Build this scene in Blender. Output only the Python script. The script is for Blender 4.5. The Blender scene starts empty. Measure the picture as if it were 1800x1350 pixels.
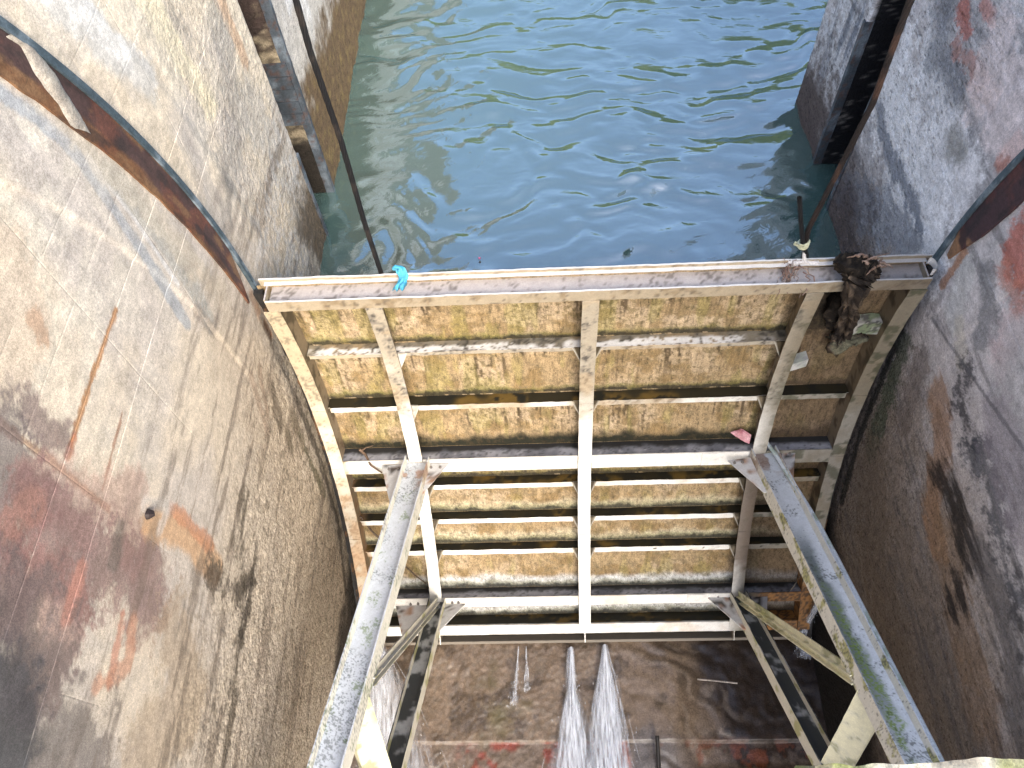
import bpy, math, random
import numpy as np
from mathutils import Matrix, Vector

# ------------------------------------------------------------------ camera, world, sun, exposure
scene = bpy.context.scene
COL = scene.collection
F_PX, PITCH, YAW, ROLL = 1332.4, 1.016293, -0.0844235, -0.1021773
CAM = np.array([-0.3369, 0.0, 8.7882])


def basis():
    cy, sy = math.cos(YAW), math.sin(YAW)
    fwd = np.array([math.cos(PITCH) * sy, math.cos(PITCH) * cy, -math.sin(PITCH)])
    right = np.array([cy, -sy, 0.0])
    up = np.cross(right, fwd)
    c, s = math.cos(ROLL), math.sin(ROLL)
    return c * right + s * up, -s * right + c * up, fwd


CR, CU, CF = basis()
cam_data = bpy.data.cameras.new("camera")
cam_data.sensor_fit = 'HORIZONTAL'
cam_data.sensor_width = 36.0
cam_data.lens = F_PX / 1800.0 * 36.0
cam_data.clip_start = 0.05
cam_data.clip_end = 500.0
cam = bpy.data.objects.new("camera", cam_data)
COL.objects.link(cam)
M = Matrix(((CR[0], CU[0], -CF[0], CAM[0]), (CR[1], CU[1], -CF[1], CAM[1]), (CR[2], CU[2], -CF[2], CAM[2]), (0, 0, 0, 1)))
cam.matrix_world = M
scene.camera = cam

SUN = np.array([0.30, -0.72, 0.62])
SUN /= np.linalg.norm(SUN)
world = bpy.data.worlds.new("World")
scene.world = world
world.use_nodes = True
wn = world.node_tree
sky = wn.nodes.new("ShaderNodeTexSky")
sky.sky_type = 'NISHITA'
sky.sun_disc = False
sky.sun_elevation = math.asin(SUN[2])
sky.sun_rotation = math.atan2(SUN[0], SUN[1])
sky.air_density = 1.0
sky.dust_density = 3.0
sky.ozone_density = 1.0
bg = wn.nodes["Background"]
bg.inputs["Strength"].default_value = 0.15
wn.links.new(sky.outputs[0], bg.inputs[0])
sun_data = bpy.data.lights.new("sun", 'SUN')
sun_data.energy = 1.0
sun_data.angle = math.radians(35)
sun_data.color = (1.0, 0.95, 0.87)
sun = bpy.data.objects.new("sun", sun_data)
COL.objects.link(sun)
sun.rotation_euler = Vector(SUN).to_track_quat('Z', 'Y').to_euler()
sun.location = (2, -6, 20)
vs = scene.view_settings
vs.view_transform = 'Standard'
vs.look = 'None'
vs.gamma = 1.0
vs.use_curve_mapping = False
vs.exposure = 2.03
scene.cycles.max_bounces = 8
scene.cycles.use_denoising = True

# ------------------------------------------------------------------ numpy noise
rng = np.random.RandomState(7)
random.seed(7)


def _hash(i, j, k, seed):
    h = (i.astype(np.int64) * 374761393 + j.astype(np.int64) * 668265263 + k.astype(np.int64) * 2147483647 + seed * 1274126177) & 0xffffffff
    h = ((h ^ (h >> 13)) * 1274126177) & 0xffffffff
    h = ((h ^ (h >> 16)) * 2246822519) & 0xffffffff
    return ((h ^ (h >> 15)) & 0xffffff) / float(0xffffff)


def vnoise(P, seed=0):
    I = np.floor(P).astype(np.int64)
    F = P - I
    F = F * F * F * (F * (F * 6 - 15) + 10)
    out = 0
    for a in (0, 1):
        wa = F[:, 0] if a else 1 - F[:, 0]
        for b in (0, 1):
            wb = F[:, 1] if b else 1 - F[:, 1]
            for c in (0, 1):
                wc = F[:, 2] if c else 1 - F[:, 2]
                out = out + wa * wb * wc * _hash(I[:, 0] + a, I[:, 1] + b, I[:, 2] + c, seed)
    return out


def fbm(P, s=1.0, octv=4, seed=0, gain=0.55):
    P = np.asarray(P, float) * np.asarray(s, float)
    tot = np.zeros(len(P)); amp = 1.0; norm = 0.0
    for o in range(octv):
        tot += amp * vnoise(P + 17.3 * o, seed + o * 13)
        norm += amp
        amp *= gain
        P = P * 2.03
    return np.clip((tot / norm - 0.5) * 1.7 + 0.5, 0, 1)


def sst(a, b, x):
    t = np.clip((x - a) / (b - a), 0, 1)
    return t * t * (3 - 2 * t)


def lerp(c, col, m):
    m = np.clip(m, 0, 1)[:, None]
    return c * (1 - m) + np.asarray(col, float) * m


# ------------------------------------------------------------------ mesh helpers
class MB:
    """collects grids, mapped boxes and tubes into one mesh"""

    def __init__(self):
        self.V = []; self.Q = []; self.n = 0; self.tag = []

    def grid(self, P, flip=False, tag=0):
        nu, nv = P.shape[:2]
        idx = np.arange(nu * nv).reshape(nu, nv) + self.n
        q = np.stack([idx[:-1, :-1], idx[1:, :-1], idx[1:, 1:], idx[:-1, 1:]], -1).reshape(-1, 4)
        if flip:
            q = q[:, ::-1]
        self.V.append(P.reshape(-1, 3)); self.Q.append(q); self.n += nu * nv
        self.tag.append(np.full(nu * nv, tag))

    def box(self, f, n):
        """f(a,b,c arrays)->(...,3), n=(na,nb,nc) cells"""
        A, B, C = [np.linspace(0, 1, k + 1) for k in n]
        q = f(np.array([.45, .55, .45, .45]), np.array([.45, .45, .55, .45]), np.array([.45, .45, .45, .55]))
        mirrored = np.dot(np.cross(q[1] - q[0], q[2] - q[0]), q[3] - q[0]) < 0
        for ax in range(3):
            for side in (0.0, 1.0):
                if ax == 0:
                    b, c = np.meshgrid(B, C, indexing='ij'); a = np.full_like(b, side)
                elif ax == 1:
                    a, c = np.meshgrid(A, C, indexing='ij'); b = np.full_like(a, side)
                else:
                    a, b = np.meshgrid(A, B, indexing='ij'); c = np.full_like(a, side)
                fl = (side == 0.0) ^ (ax == 1) ^ bool(mirrored)
                self.grid(f(a, b, c), flip=fl, tag=ax * 2 + int(side))

    def tube(self, pts, r, sides=8, caps=True, jag=0.0, flute=0.0):
        pts = np.asarray(pts, float)
        r = np.broadcast_to(np.asarray(r, float), (len(pts),))
        T = np.gradient(pts, axis=0)
        T /= np.linalg.norm(T, axis=1)[:, None] + 1e-9
        ref = np.array([0.31, 0.52, 0.79])
        U = np.cross(T, ref); U /= np.linalg.norm(U, axis=1)[:, None] + 1e-9
        W = np.cross(T, U)
        a = np.linspace(0, 2 * np.pi, sides + 1)
        P = pts[:, None] + r[:, None, None] * (U[:, None] * np.cos(a)[None, :, None] + W[:, None] * np.sin(a)[None, :, None])
        if flute:
            A2, S2 = np.meshgrid(a, np.arange(len(pts)) * 0.10, indexing='xy')
            q = np.stack([np.cos(A2).ravel() * 2.4, np.sin(A2).ravel() * 2.4, S2.ravel() * 0.45], 1)
            P = pts[:, None] + (P - pts[:, None]) * (1 + flute * 2 * (fbm(q, 1.0, 4, 77, 0.6).reshape(A2.shape) - 0.5))[..., None]
        if jag:
            k = rng.rand(len(pts), sides) * jag
            k = np.concatenate([k, k[:, :1]], 1)
            P = pts[:, None] + (P - pts[:, None]) * (1 + k[..., None])
        self.grid(P, flip=True)
        if caps:
            for i in (0, -1):
                c = np.repeat(pts[i][None], sides + 1, 0)
                self.grid(np.stack([c, P[i]], 0), flip=(i == 0))

    def verts(self):
        return np.concatenate(self.V)

    def build(self, name, mat, parent=None, color=None, wob=0.0, smooth=False, origin=None, extra=None):
        V = np.concatenate(self.V); Q = np.concatenate(self.Q)
        if wob:
            for k in range(3):
                V[:, k] += (fbm(V, 9.0, 3, 31 + k) - 0.5) * wob
        me = bpy.data.meshes.new(name)
        me.vertices.add(len(V)); me.loops.add(len(Q) * 4); me.polygons.add(len(Q))
        # face normals averaged to vertices, for the colour functions
        fn = np.cross(V[Q[:, 2]] - V[Q[:, 0]], V[Q[:, 3]] - V[Q[:, 1]])
        N = np.zeros_like(V)
        for k in range(4):
            np.add.at(N, Q[:, k], fn)
        N /= np.linalg.norm(N, axis=1)[:, None] + 1e-12
        ori = None
        if parent is not None:
            ori = np.array(ORI[parent.name])
        elif origin is not None:
            ori = np.asarray(origin, float)
        else:
            ori = np.array([(V[:, 0].min() + V[:, 0].max()) / 2, (V[:, 1].min() + V[:, 1].max()) / 2, V[:, 2].min()])
        me.vertices.foreach_set("co", (V - ori).astype(np.float32).ravel())
        me.loops.foreach_set("vertex_index", Q.astype(np.int32).ravel())
        me.polygons.foreach_set("loop_start", np.arange(0, len(Q) * 4, 4, dtype=np.int32))
        me.polygons.foreach_set("loop_total", np.full(len(Q), 4, dtype=np.int32))
        me.polygons.foreach_set("use_smooth", np.full(len(Q), bool(smooth)))
        me.update(calc_edges=True)
        if color is not None:
            c = color(V, N) if callable(color) else np.tile(np.asarray(color, float), (len(V), 1))
            rr = None
            if isinstance(c, tuple):
                c, rr = c
            at = me.color_attributes.new("paint", 'FLOAT_COLOR', 'POINT')
            c4 = np.ones((len(V), 4), np.float32); c4[:, :3] = np.clip(c, 0.004, 0.9)
            if rr is not None:
                c4[:, 3] = np.clip(rr, 0, 1)
            at.data.foreach_set("color", c4.ravel())
        me.materials.append(mat)
        o = bpy.data.objects.new(name, me)
        COL.objects.link(o)
        ORI[o.name] = tuple(ori)
        if parent is not None:
            o.parent = parent
        else:
            o.location = ori
        return o


ORI = {}


def empty(name, loc):
    o = bpy.data.objects.new(name, None)
    COL.objects.link(o)
    o.location = loc
    o.empty_display_size = 0.2
    ORI[o.name] = tuple(loc)
    return o


def tag(o, label=None, cat=None, group=None, kind=None):
    if label: o["label"] = label
    if cat: o["category"] = cat
    if group: o["group"] = group
    if kind: o["kind"] = kind
    return o


def span(p0, p1, q):
    """box between two points p0->p1 with frame from q (rough up); returns map(a in 0..1, b offset, c offset)"""
    p0 = np.asarray(p0, float); p1 = np.asarray(p1, float)
    d = p1 - p0; d /= np.linalg.norm(d)
    q = np.asarray(q, float); s = np.cross(d, q); s /= np.linalg.norm(s)
    u = np.cross(s, d)
    return p0, p1, d, s, u


def beam_box(mb, p0, p1, up, s0, s1, u0, u1, n):
    p0, p1, d, s, u = span(p0, p1, up)
    mb.box(lambda a, b, c: p0 + a[..., None] * (p1 - p0) + (s0 + b * (s1 - s0))[..., None] * s + (u0 + c * (u1 - u0))[..., None] * u, n)


# ------------------------------------------------------------------ materials
def nodes(mat):
    mat.use_nodes = True
    nt = mat.node_tree
    return nt, nt.nodes, nt.links, nt.nodes["Principled BSDF"]


def painted_material(name, rough=(0.6, 0.9), mott=0.35, fine=60.0, bump=0.4, bump_scale=90.0, dist=0.004, pits=0.0, spec=0.3, streak=None, rough_from_alpha=False, grain=0.22, speck=0.0):
    """base colour from the 'paint' attribute, broken up by two procedural grains, with relief"""
    m = bpy.data.materials.new(name)
    nt, N, L, B = nodes(m)
    at = N.new("ShaderNodeVertexColor"); at.layer_name = "paint"
    tc = N.new("ShaderNodeTexCoord")
    src = tc.outputs["Object"]
    if streak:
        mp = N.new("ShaderNodeMapping"); mp.inputs["Scale"].default_value = streak
        L.new(tc.outputs["Object"], mp.inputs[0]); srcs = mp.outputs[0]
    else:
        srcs = src
    n1 = N.new("ShaderNodeTexNoise"); n1.inputs["Scale"].default_value = fine; n1.inputs["Detail"].default_value = 8; n1.inputs["Roughness"].default_value = 0.75
    L.new(src, n1.inputs["Vector"])
    n2 = N.new("ShaderNodeTexNoise"); n2.inputs["Scale"].default_value = 16; n2.inputs["Detail"].default_value = 10; n2.inputs["Roughness"].default_value = 0.75
    L.new(srcs, n2.inputs["Vector"])
    mul = N.new("ShaderNodeMath"); mul.operation = 'MULTIPLY'
    L.new(n1.outputs["Fac"], mul.inputs[0]); L.new(n2.outputs["Fac"], mul.inputs[1])
    mr = N.new("ShaderNodeMapRange"); mr.inputs["From Min"].default_value = 0.14; mr.inputs["From Max"].default_value = 0.36
    mr.inputs["To Min"].default_value = 1 - mott; mr.inputs["To Max"].default_value = 1 + mott * 0.7
    L.new(mul.outputs[0], mr.inputs[0])
    sc = N.new("ShaderNodeVectorMath"); sc.operation = 'SCALE'
    L.new(at.outputs["Color"], sc.inputs[0]); L.new(mr.outputs[0], sc.inputs["Scale"])
    n3 = N.new("ShaderNodeTexNoise"); n3.inputs["Scale"].default_value = fine * 2.9; n3.inputs["Detail"].default_value = 4; n3.inputs["Roughness"].default_value = 0.7
    L.new(src, n3.inputs["Vector"])
    m3 = N.new("ShaderNodeMapRange"); m3.inputs["From Min"].default_value = 0.34; m3.inputs["From Max"].default_value = 0.66
    m3.inputs["To Min"].default_value = 1 - grain; m3.inputs["To Max"].default_value = 1 + grain
    L.new(n3.outputs["Fac"], m3.inputs[0])
    sc2 = N.new("ShaderNodeVectorMath"); sc2.operation = 'SCALE'
    L.new(sc.outputs[0], sc2.inputs[0]); L.new(m3.outputs[0], sc2.inputs["Scale"])
    last = sc2
    if speck:
        n4 = N.new("ShaderNodeTexNoise"); n4.inputs["Scale"].default_value = 30; n4.inputs["Detail"].default_value = 6; n4.inputs["Roughness"].default_value = 0.8
        L.new(srcs, n4.inputs["Vector"])
        m4 = N.new("ShaderNodeMapRange"); m4.inputs["From Min"].default_value = 0.535; m4.inputs["From Max"].default_value = 0.62
        m4.inputs["To Min"].default_value = 0.0; m4.inputs["To Max"].default_value = speck
        L.new(n4.outputs["Fac"], m4.inputs[0])
        a4 = N.new("ShaderNodeMath"); a4.operation = 'MULTIPLY'
        L.new(m4.outputs[0], a4.inputs[0]); L.new(at.outputs["Alpha"], a4.inputs[1])
        o4 = N.new("ShaderNodeMath"); o4.operation = 'SUBTRACT'; o4.inputs[0].default_value = 1.0
        L.new(a4.outputs[0], o4.inputs[1])
        sc3 = N.new("ShaderNodeVectorMath"); sc3.operation = 'SCALE'
        L.new(sc2.outputs[0], sc3.inputs[0]); L.new(o4.outputs[0], sc3.inputs["Scale"])
        last = sc3
    L.new(last.outputs[0], B.inputs["Base Color"])
    rm = N.new("ShaderNodeMapRange"); rm.inputs["To Min"].default_value = rough[0]; rm.inputs["To Max"].default_value = rough[1]
    if rough_from_alpha:
        L.new(at.outputs["Alpha"], rm.inputs[0])
    else:
        L.new(n2.outputs["Fac"], rm.inputs[0])
    L.new(rm.outputs[0], B.inputs["Roughness"])
    B.inputs["Specular IOR Level"].default_value = spec
    h = n1.outputs["Fac"]
    if pits:
        vo = N.new("ShaderNodeTexVoronoi"); vo.inputs["Scale"].default_value = bump_scale
        L.new(src, vo.inputs["Vector"])
        ad = N.new("ShaderNodeMath"); ad.operation = 'MULTIPLY_ADD'; ad.inputs[1].default_value = pits
        L.new(vo.outputs["Distance"], ad.inputs[0]); L.new(n1.outputs["Fac"], ad.inputs[2])
        h = ad.outputs[0]
    bp = N.new("ShaderNodeBump"); bp.inputs["Strength"].default_value = bump; bp.inputs["Distance"].default_value = dist
    if rough_from_alpha is False and pits:
        ml = N.new("ShaderNodeMath"); ml.operation = 'MULTIPLY'; ml.inputs[1].default_value = bump
        L.new(at.outputs["Alpha"], ml.inputs[0]); L.new(ml.outputs[0], bp.inputs["Strength"])
    L.new(h, bp.inputs["Height"]); L.new(bp.outputs[0], B.inputs["Normal"])
    return m


M_WALL = painted_material("weathered_concrete", (0.75, 0.95), 0.30, 55.0, 0.8, 42.0, 0.010, pits=-0.9, spec=0.2, streak=(1, 1, 0.4), grain=0.28, speck=0.6)
M_WALL.node_tree.nodes["Mapping"].inputs["Scale"].default_value = (1, 0.4, 1)
M_SKIN = painted_material("algae_stained_steel", (0.55, 0.9), 0.55, 75.0, 0.5, 80, 0.004, spec=0.3, streak=(1.6, 1, 0.35), grain=0.3, speck=0.45)
M_STEEL = painted_material("old_white_painted_steel", (0.45, 0.8), 0.16, 90.0, 0.25, 80, 0.002, spec=0.35, grain=0.07)
M_RUST = painted_material("rusted_guide_steel", (0.45, 0.8), 0.45, 40.0, 0.4, 80, 0.003, spec=0.4, streak=(1, 0.5, 0.5))
M_FLOOR = painted_material("wet_apron", (0.10, 0.75), 0.45, 60.0, 0.5, 60.0, 0.008, spec=0.5, rough_from_alpha=True)
M_WOOD = painted_material("driftwood", (0.7, 0.95), 0.5, 60.0, 0.8, 60.0, 0.008, spec=0.2)
M_ROPE = painted_material("wire_rope_steel", (0.5, 0.8), 0.4, 120.0, 0.3, 60, 0.002, spec=0.3)
M_PLASTIC = painted_material("thin_plastic", (0.3, 0.5), 0.15, 30.0, 0.2, 60, 0.002, spec=0.5)

# water of the canal
M_WATER = bpy.data.materials.new("canal_water")
nt, N, L, B = nodes(M_WATER)
B.inputs["Base Color"].default_value = (0.056, 0.106, 0.095, 1)
B.inputs["Roughness"].default_value = 0.03
B.inputs["IOR"].default_value = 3.3
tc = N.new("ShaderNodeTexCoord")
mp = N.new("ShaderNodeMapping"); mp.inputs["Scale"].default_value = (1.0, 1.9, 1.0)
L.new(tc.outputs["Object"], mp.inputs[0])
nz = N.new("ShaderNodeTexNoise"); nz.inputs["Scale"].default_value = 5.0; nz.inputs["Detail"].default_value = 5; nz.inputs["Roughness"].default_value = 0.5; nz.inputs["Distortion"].default_value = 0.6
L.new(mp.outputs[0], nz.inputs["Vector"])
bp = N.new("ShaderNodeBump"); bp.inputs["Strength"].default_value = 0.35; bp.inputs["Distance"].default_value = 0.02
L.new(nz.outputs["Fac"], bp.inputs["Height"]); L.new(bp.outputs[0], B.inputs["Normal"])

# falling white water
M_FOAM = bpy.data.materials.new("white_water")
nt, N, L, B = nodes(M_FOAM)
B.inputs["Base Color"].default_value = (0.80, 0.83, 0.88, 1)
B.inputs["Roughness"].default_value = 0.35
B.inputs["Alpha"].default_value = 0.28
B.inputs["Subsurface Weight"].default_value = 0.0
M_SHEET = bpy.data.materials.new("thin_water_sheet")
nt, N, L, B = nodes(M_SHEET)
B.inputs["Base Color"].default_value = (0.78, 0.81, 0.86, 1)
B.inputs["Roughness"].default_value = 0.25
tc = N.new("ShaderNodeTexCoord")
mp = N.new("ShaderNodeMapping"); mp.inputs["Scale"].default_value = (36.0, 4.0, 4.0)
L.new(tc.outputs["Object"], mp.inputs[0])
nz = N.new("ShaderNodeTexNoise"); nz.inputs["Scale"].default_value = 1.0; nz.inputs["Detail"].default_value = 6; nz.inputs["Roughness"].default_value = 0.6
L.new(mp.outputs[0], nz.inputs["Vector"])
mr = N.new("ShaderNodeMapRange"); mr.inputs["From Min"].default_value = 0.36; mr.inputs["From Max"].default_value = 0.62; mr.inputs["To Min"].default_value = 0.10; mr.inputs["To Max"].default_value = 0.85
at = N.new("ShaderNodeVertexColor"); at.layer_name = "paint"
ml = N.new("ShaderNodeMath"); ml.operation = 'MULTIPLY'
L.new(nz.outputs["Fac"], mr.inputs[0]); L.new(mr.outputs[0], ml.inputs[0]); L.new(at.outputs["Alpha"], ml.inputs[1])
L.new(ml.outputs[0], B.inputs["Alpha"])

# ------------------------------------------------------------------ measured layout
XW_L, XW_R = -2.527, 2.524          # faces of the two pier walls
TY, TZ = -2.448, 4.096              # gate pivot
RF, RS = 5.873, 6.055               # girder front radius, skin radius
ZW = 3.114                          # upstream water level


def ray(px):
    return CF * F_PX + CR * (px[0] - 900) - CU * (px[1] - 675)


def on_wall(px, xw):
    v = ray(px)
    return CAM + v * ((xw - CAM[0]) / v[0])


def on_z(px, z):
    v = ray(px)
    return CAM + v * ((z - CAM[2]) / v[2])


def on_r(px, R):
    v = ray(px)
    a = v[1:] @ v[1:]; o = CAM[1:] - np.array([TY, TZ]); b = 2 * o @ v[1:]; c = o @ o - R * R
    t = (-b + math.sqrt(b * b - 4 * a * c)) / (2 * a)
    return CAM + t * v


def pol(x, th, r):
    """gate coordinates (x, angle in degrees, radius) to space"""
    t = np.radians(th)
    return np.stack([x + 0 * t, TY + r * np.cos(t) + 0 * x, TZ + r * np.sin(t) + 0 * x], -1)


def dist_poly(Y, Z, pts):
    d = np.full(len(Y), 1e9); tt = np.zeros(len(Y))
    if len(pts) == 1:
        return np.hypot(Y - pts[0][0], Z - pts[0][1]), tt
    for i in range(len(pts) - 1):
        a = np.array(pts[i]); b = np.array(pts[i + 1]); ab = b - a
        t = np.clip(((Y - a[0]) * ab[0] + (Z - a[1]) * ab[1]) / (ab @ ab + 1e-9), 0, 1)
        dd = np.hypot(Y - a[0] - t * ab[0], Z - a[1] - t * ab[1])
        m = dd < d
        d[m] = dd[m]; tt[m] = (i + t[m]) / (len(pts) - 1)
    return d, tt


class Wall_paint:
    def __init__(self, V, xw):
        self.Y, self.Z, self.xw = V[:, 1], V[:, 2], xw
        P = np.stack([V[:, 0] * 0, V[:, 1], V[:, 2]], 1)
        sd = 100 if xw < 0 else 300
        self.P = P
        self.nb = fbm(P, 1.1, 5, sd)            # broad
        self.nm = fbm(P, 4.5, 5, sd + 1)        # medium
        self.nf = fbm(P, 13.0, 5, sd + 2, 0.85)       # fine
        self.ns = fbm(P * np.array([1, 9.0, 1.1]), 1.0, 5, sd + 3, 0.65)  # vertical streaks
        self.nh = fbm(P * np.array([1, 1.3, 9]), 1.2, 5, sd + 4, 0.68)     # scour marks along the flow

    def stroke(self, C, pts, w, col, op=0.7, edge=0.75, n='m', soft=0.5):
        yz = [on_wall(p, self.xw)[1:] for p in pts]
        d, _ = dist_poly(self.Y, self.Z, yz)
        nn = {'m': 0.55 * self.nm + 0.45 * self.nf, 'f': 0.35 * self.nm + 0.65 * self.nf, 's': 0.35 * self.nm + 0.65 * self.ns, 'h': 0.3 * self.nf + 0.7 * self.nh, 'b': self.nb}[n]
        m = sst(0, soft, 1 - d / w + (nn - 0.5) * 2 * edge) * op
        return lerp(C, col, m)


# ------------------------------------------------------------------ pier walls
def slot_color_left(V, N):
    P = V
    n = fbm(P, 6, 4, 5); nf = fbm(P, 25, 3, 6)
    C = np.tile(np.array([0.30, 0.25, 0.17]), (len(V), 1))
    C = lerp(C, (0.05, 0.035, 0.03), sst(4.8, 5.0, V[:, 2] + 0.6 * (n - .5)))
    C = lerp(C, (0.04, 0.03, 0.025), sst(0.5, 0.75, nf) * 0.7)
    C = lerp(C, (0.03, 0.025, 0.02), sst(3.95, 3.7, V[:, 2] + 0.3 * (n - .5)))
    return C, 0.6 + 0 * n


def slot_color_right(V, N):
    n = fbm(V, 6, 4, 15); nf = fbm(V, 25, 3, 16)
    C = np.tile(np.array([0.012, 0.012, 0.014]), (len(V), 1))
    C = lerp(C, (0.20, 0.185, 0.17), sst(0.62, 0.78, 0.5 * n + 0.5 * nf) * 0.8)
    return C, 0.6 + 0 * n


def left_wall_color(V, N):
    W = Wall_paint(V, XW_L); Y, Z = W.Y, W.Z
    C = np.tile(np.array([0.62, 0.535, 0.41]), (len(V), 1))
    C = lerp(C, (0.53, 0.475, 0.405), sst(0.35, 0.75, W.nb))
    C = lerp(C, (0.72, 0.66, 0.52), sst(0.35, 0.7, W.nm) * 0.45 * sst(4.5, 6.5, Z))
    C = lerp(C, (0.36, 0.315, 0.27), sst(0.5, 0.85, W.nh) * 0.5 * sst(5.9, 5.2, Z))
    C = lerp(C, (0.47, 0.40, 0.31), sst(5.0, 3.2, Z + 0.35 * (W.nm - 0.5)) * 0.75)
    C = lerp(C, (0.30, 0.24, 0.16), sst(2.8, 1.6, Z) * sst(1.0, 2.2, Y) * 0.5)
    s = W.stroke
    # cream and white washes near the top
    C = s(C, [(60, -10), (190, 90), (260, 130)], 0.16, (0.55, 0.54, 0.50), 0.7)
    C = s(C, [(120, -10), (215, 95)], 0.10, (0.70, 0.68, 0.62), 0.7)
    C = s(C, [(250, -20), (330, 120), (370, 190)], 0.13, (0.68, 0.60, 0.40), 0.6)
    C = s(C, [(0, 20), (120, 110), (250, 215), (340, 330)], 0.16, (0.64, 0.53, 0.38), 0.6)
    C = s(C, [(380, -20), (405, 40), (430, 110)], 0.11, (0.50, 0.30, 0.17), 0.6, n='s')
    C = s(C, [(300, 20), (330, 60)], 0.10, (0.30, 0.27, 0.22), 0.4)
    C = s(C, [(390, 60), (420, 200), (400, 300)], 0.22, (0.29, 0.27, 0.24), 0.55, n='f')
    C = s(C, [(440, 180), (500, 300), (540, 400)], 0.30, (0.44, 0.41, 0.36), 0.6, n='f')
    C = s(C, [(480, 280), (470, 360), (450, 400)], 0.12, (0.14, 0.12, 0.11), 0.5, n='f')
    C = s(C, [(400, 330), (395, 390)], 0.10, (0.13, 0.13, 0.13), 0.45, n='s')
    hatch = sst(0.60, 0.80, fbm(W.P * np.array([1, 14.0, 2.2]), 1.0, 4, 171, 0.6)) * sst(4.9, 5.4, Z)
    C = lerp(C, (0.33, 0.30, 0.27), hatch * sst(0.35, 0.6, W.nb) * 0.4)
    C = lerp(C, (0.36, 0.33, 0.29), sst(0.58, 0.8, W.nm) * sst(4.6, 5.2, Z) * 0.2)
    # guide block-out mortar
    C = s(C, [(0, 165), (60, 205), (130, 270), (240, 430), (330, 570)], 0.05, (0.33, 0.35, 0.36), 0.8, edge=0.5, soft=0.4)
    C = s(C, [(150, 275), (230, 380), (310, 500)], 0.02, (0.66, 0.67, 0.66), 0.6, edge=0.4, soft=0.4)
    C = s(C, [(190, 300), (260, 390), (330, 490), (370, 570)], 0.085, (0.37, 0.37, 0.33), 0.85, edge=0.25, soft=0.3)
    C = s(C, [(130, 250), (330, 470), (420, 560)], 0.22, (0.43, 0.39, 0.33), 0.35, n='f')
    C = s(C, [(0, 110), (140, 235), (280, 400), (390, 520)], 0.11, (0.48, 0.42, 0.32), 0.6)
    C = s(C, [(345, 545), (372, 580), (380, 560)], 0.06, (0.16, 0.14, 0.13), 0.6, n='f')
    C = s(C, [(440, 520), (475, 590)], 0.06, (0.30, 0.12, 0.05), 0.8, n='f')
    # pinks, dark mottling of the lower left
    C = s(C, [(0, 470), (40, 560), (0, 640)], 0.22, (0.50, 0.36, 0.24), 0.4)
    C = s(C, [(60, 560), (75, 590)], 0.05, (0.40, 0.22, 0.12), 0.5, n='f', edge=1.1)
    C = s(C, [(205, 545), (160, 670), (120, 790)], 0.022, (0.33, 0.16, 0.06), 0.85, edge=0.9, n='f')
    C = s(C, [(215, 725), (180, 860)], 0.012, (0.30, 0.16, 0.10), 0.8, edge=0.9, n='f')
    C = s(C, [(130, 770), (120, 800)], 0.03, (0.42, 0.17, 0.08), 0.8, n='f')
    C = s(C, [(0, 745), (90, 810), (190, 895)], 0.03, (0.30, 0.16, 0.08), 0.7, edge=0.9, n='f')
    C = s(C, [(55, 715), (80, 760), (110, 770)], 0.10, (0.17, 0.12, 0.11), 0.75, n='f')
    C = s(C, [(0, 790), (20, 860), (10, 960), (0, 1040)], 0.26, (0.11, 0.09, 0.09), 0.75, n='f', edge=0.9)
    C = s(C, [(90, 860), (220, 900), (230, 960)], 0.24, (0.36, 0.23, 0.18), 0.6)
    C = s(C, [(60, 940), (150, 980), (250, 1010), (270, 1060)], 0.30, (0.19, 0.11, 0.10), 0.75, n='f', edge=0.8)
    C = s(C, [(40, 1010), (100, 1090), (60, 1180)], 0.28, (0.25, 0.13, 0.11), 0.65, n='f', edge=0.8)
    C = s(C, [(20, 920), (50, 900)], 0.10, (0.38, 0.20, 0.14), 0.4)
    C = s(C, [(140, 1000), (120, 1080)], 0.06, (0.45, 0.22, 0.16), 0.7, n='h')
    C = s(C, [(215, 1080), (190, 1200)], 0.05, (0.48, 0.24, 0.16), 0.8, n='h')
    C = s(C, [(235, 1100), (225, 1170), (175, 1205)], 0.06, (0.50, 0.26, 0.16), 0.7, n='h')
    C = s(C, [(265, 915), (320, 940), (380, 1000)], 0.13, (0.52, 0.33, 0.18), 0.85, edge=0.45)
    C = s(C, [(300, 890), (340, 930), (370, 960)], 0.06, (0.50, 0.24, 0.13), 0.75, n='f')
    C = s(C, [(255, 890), (300, 885), (280, 930)], 0.06, (0.55, 0.51, 0.45), 0.6)
    C = s(C, [(260, 903)], 0.035, (0.02, 0.015, 0.015), 1.0, edge=0.2, soft=0.3)
    C = s(C, [(210, 930), (200, 990)], 0.07, (0.13, 0.12, 0.10), 0.6, n='f')
    C = s(C, [(370, 1010), (420, 1040), (445, 1010)], 0.12, (0.05, 0.04, 0.03), 0.85, n='f', edge=1.5, soft=0.9)
    C = s(C, [(430, 880), (425, 960), (430, 1050), (415, 1180), (395, 1330)], 0.12, (0.06, 0.05, 0.035), 0.75, n='h', edge=1.5, soft=0.9)
    C = s(C, [(450, 960), (440, 1040), (425, 1120)], 0.07, (0.03, 0.025, 0.02), 0.8, n='f', edge=1.5, soft=0.9)
    C = s(C, [(300, 1100), (330, 1250), (250, 1330)], 0.30, (0.36, 0.27, 0.17), 0.55)
    C = s(C, [(0, 1120), (30, 1250), (0, 1350), (120, 1350)], 0.42, (0.12, 0.105, 0.095), 0.7, n='f', edge=0.9)  # bottom-left corner: shade falling on the wall, painted into the colour
    C = s(C, [(0, 1250), (10, 1345)], 0.25, (0.045, 0.05, 0.055), 0.75, n='m')  # darkest part of that painted corner shade
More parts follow.
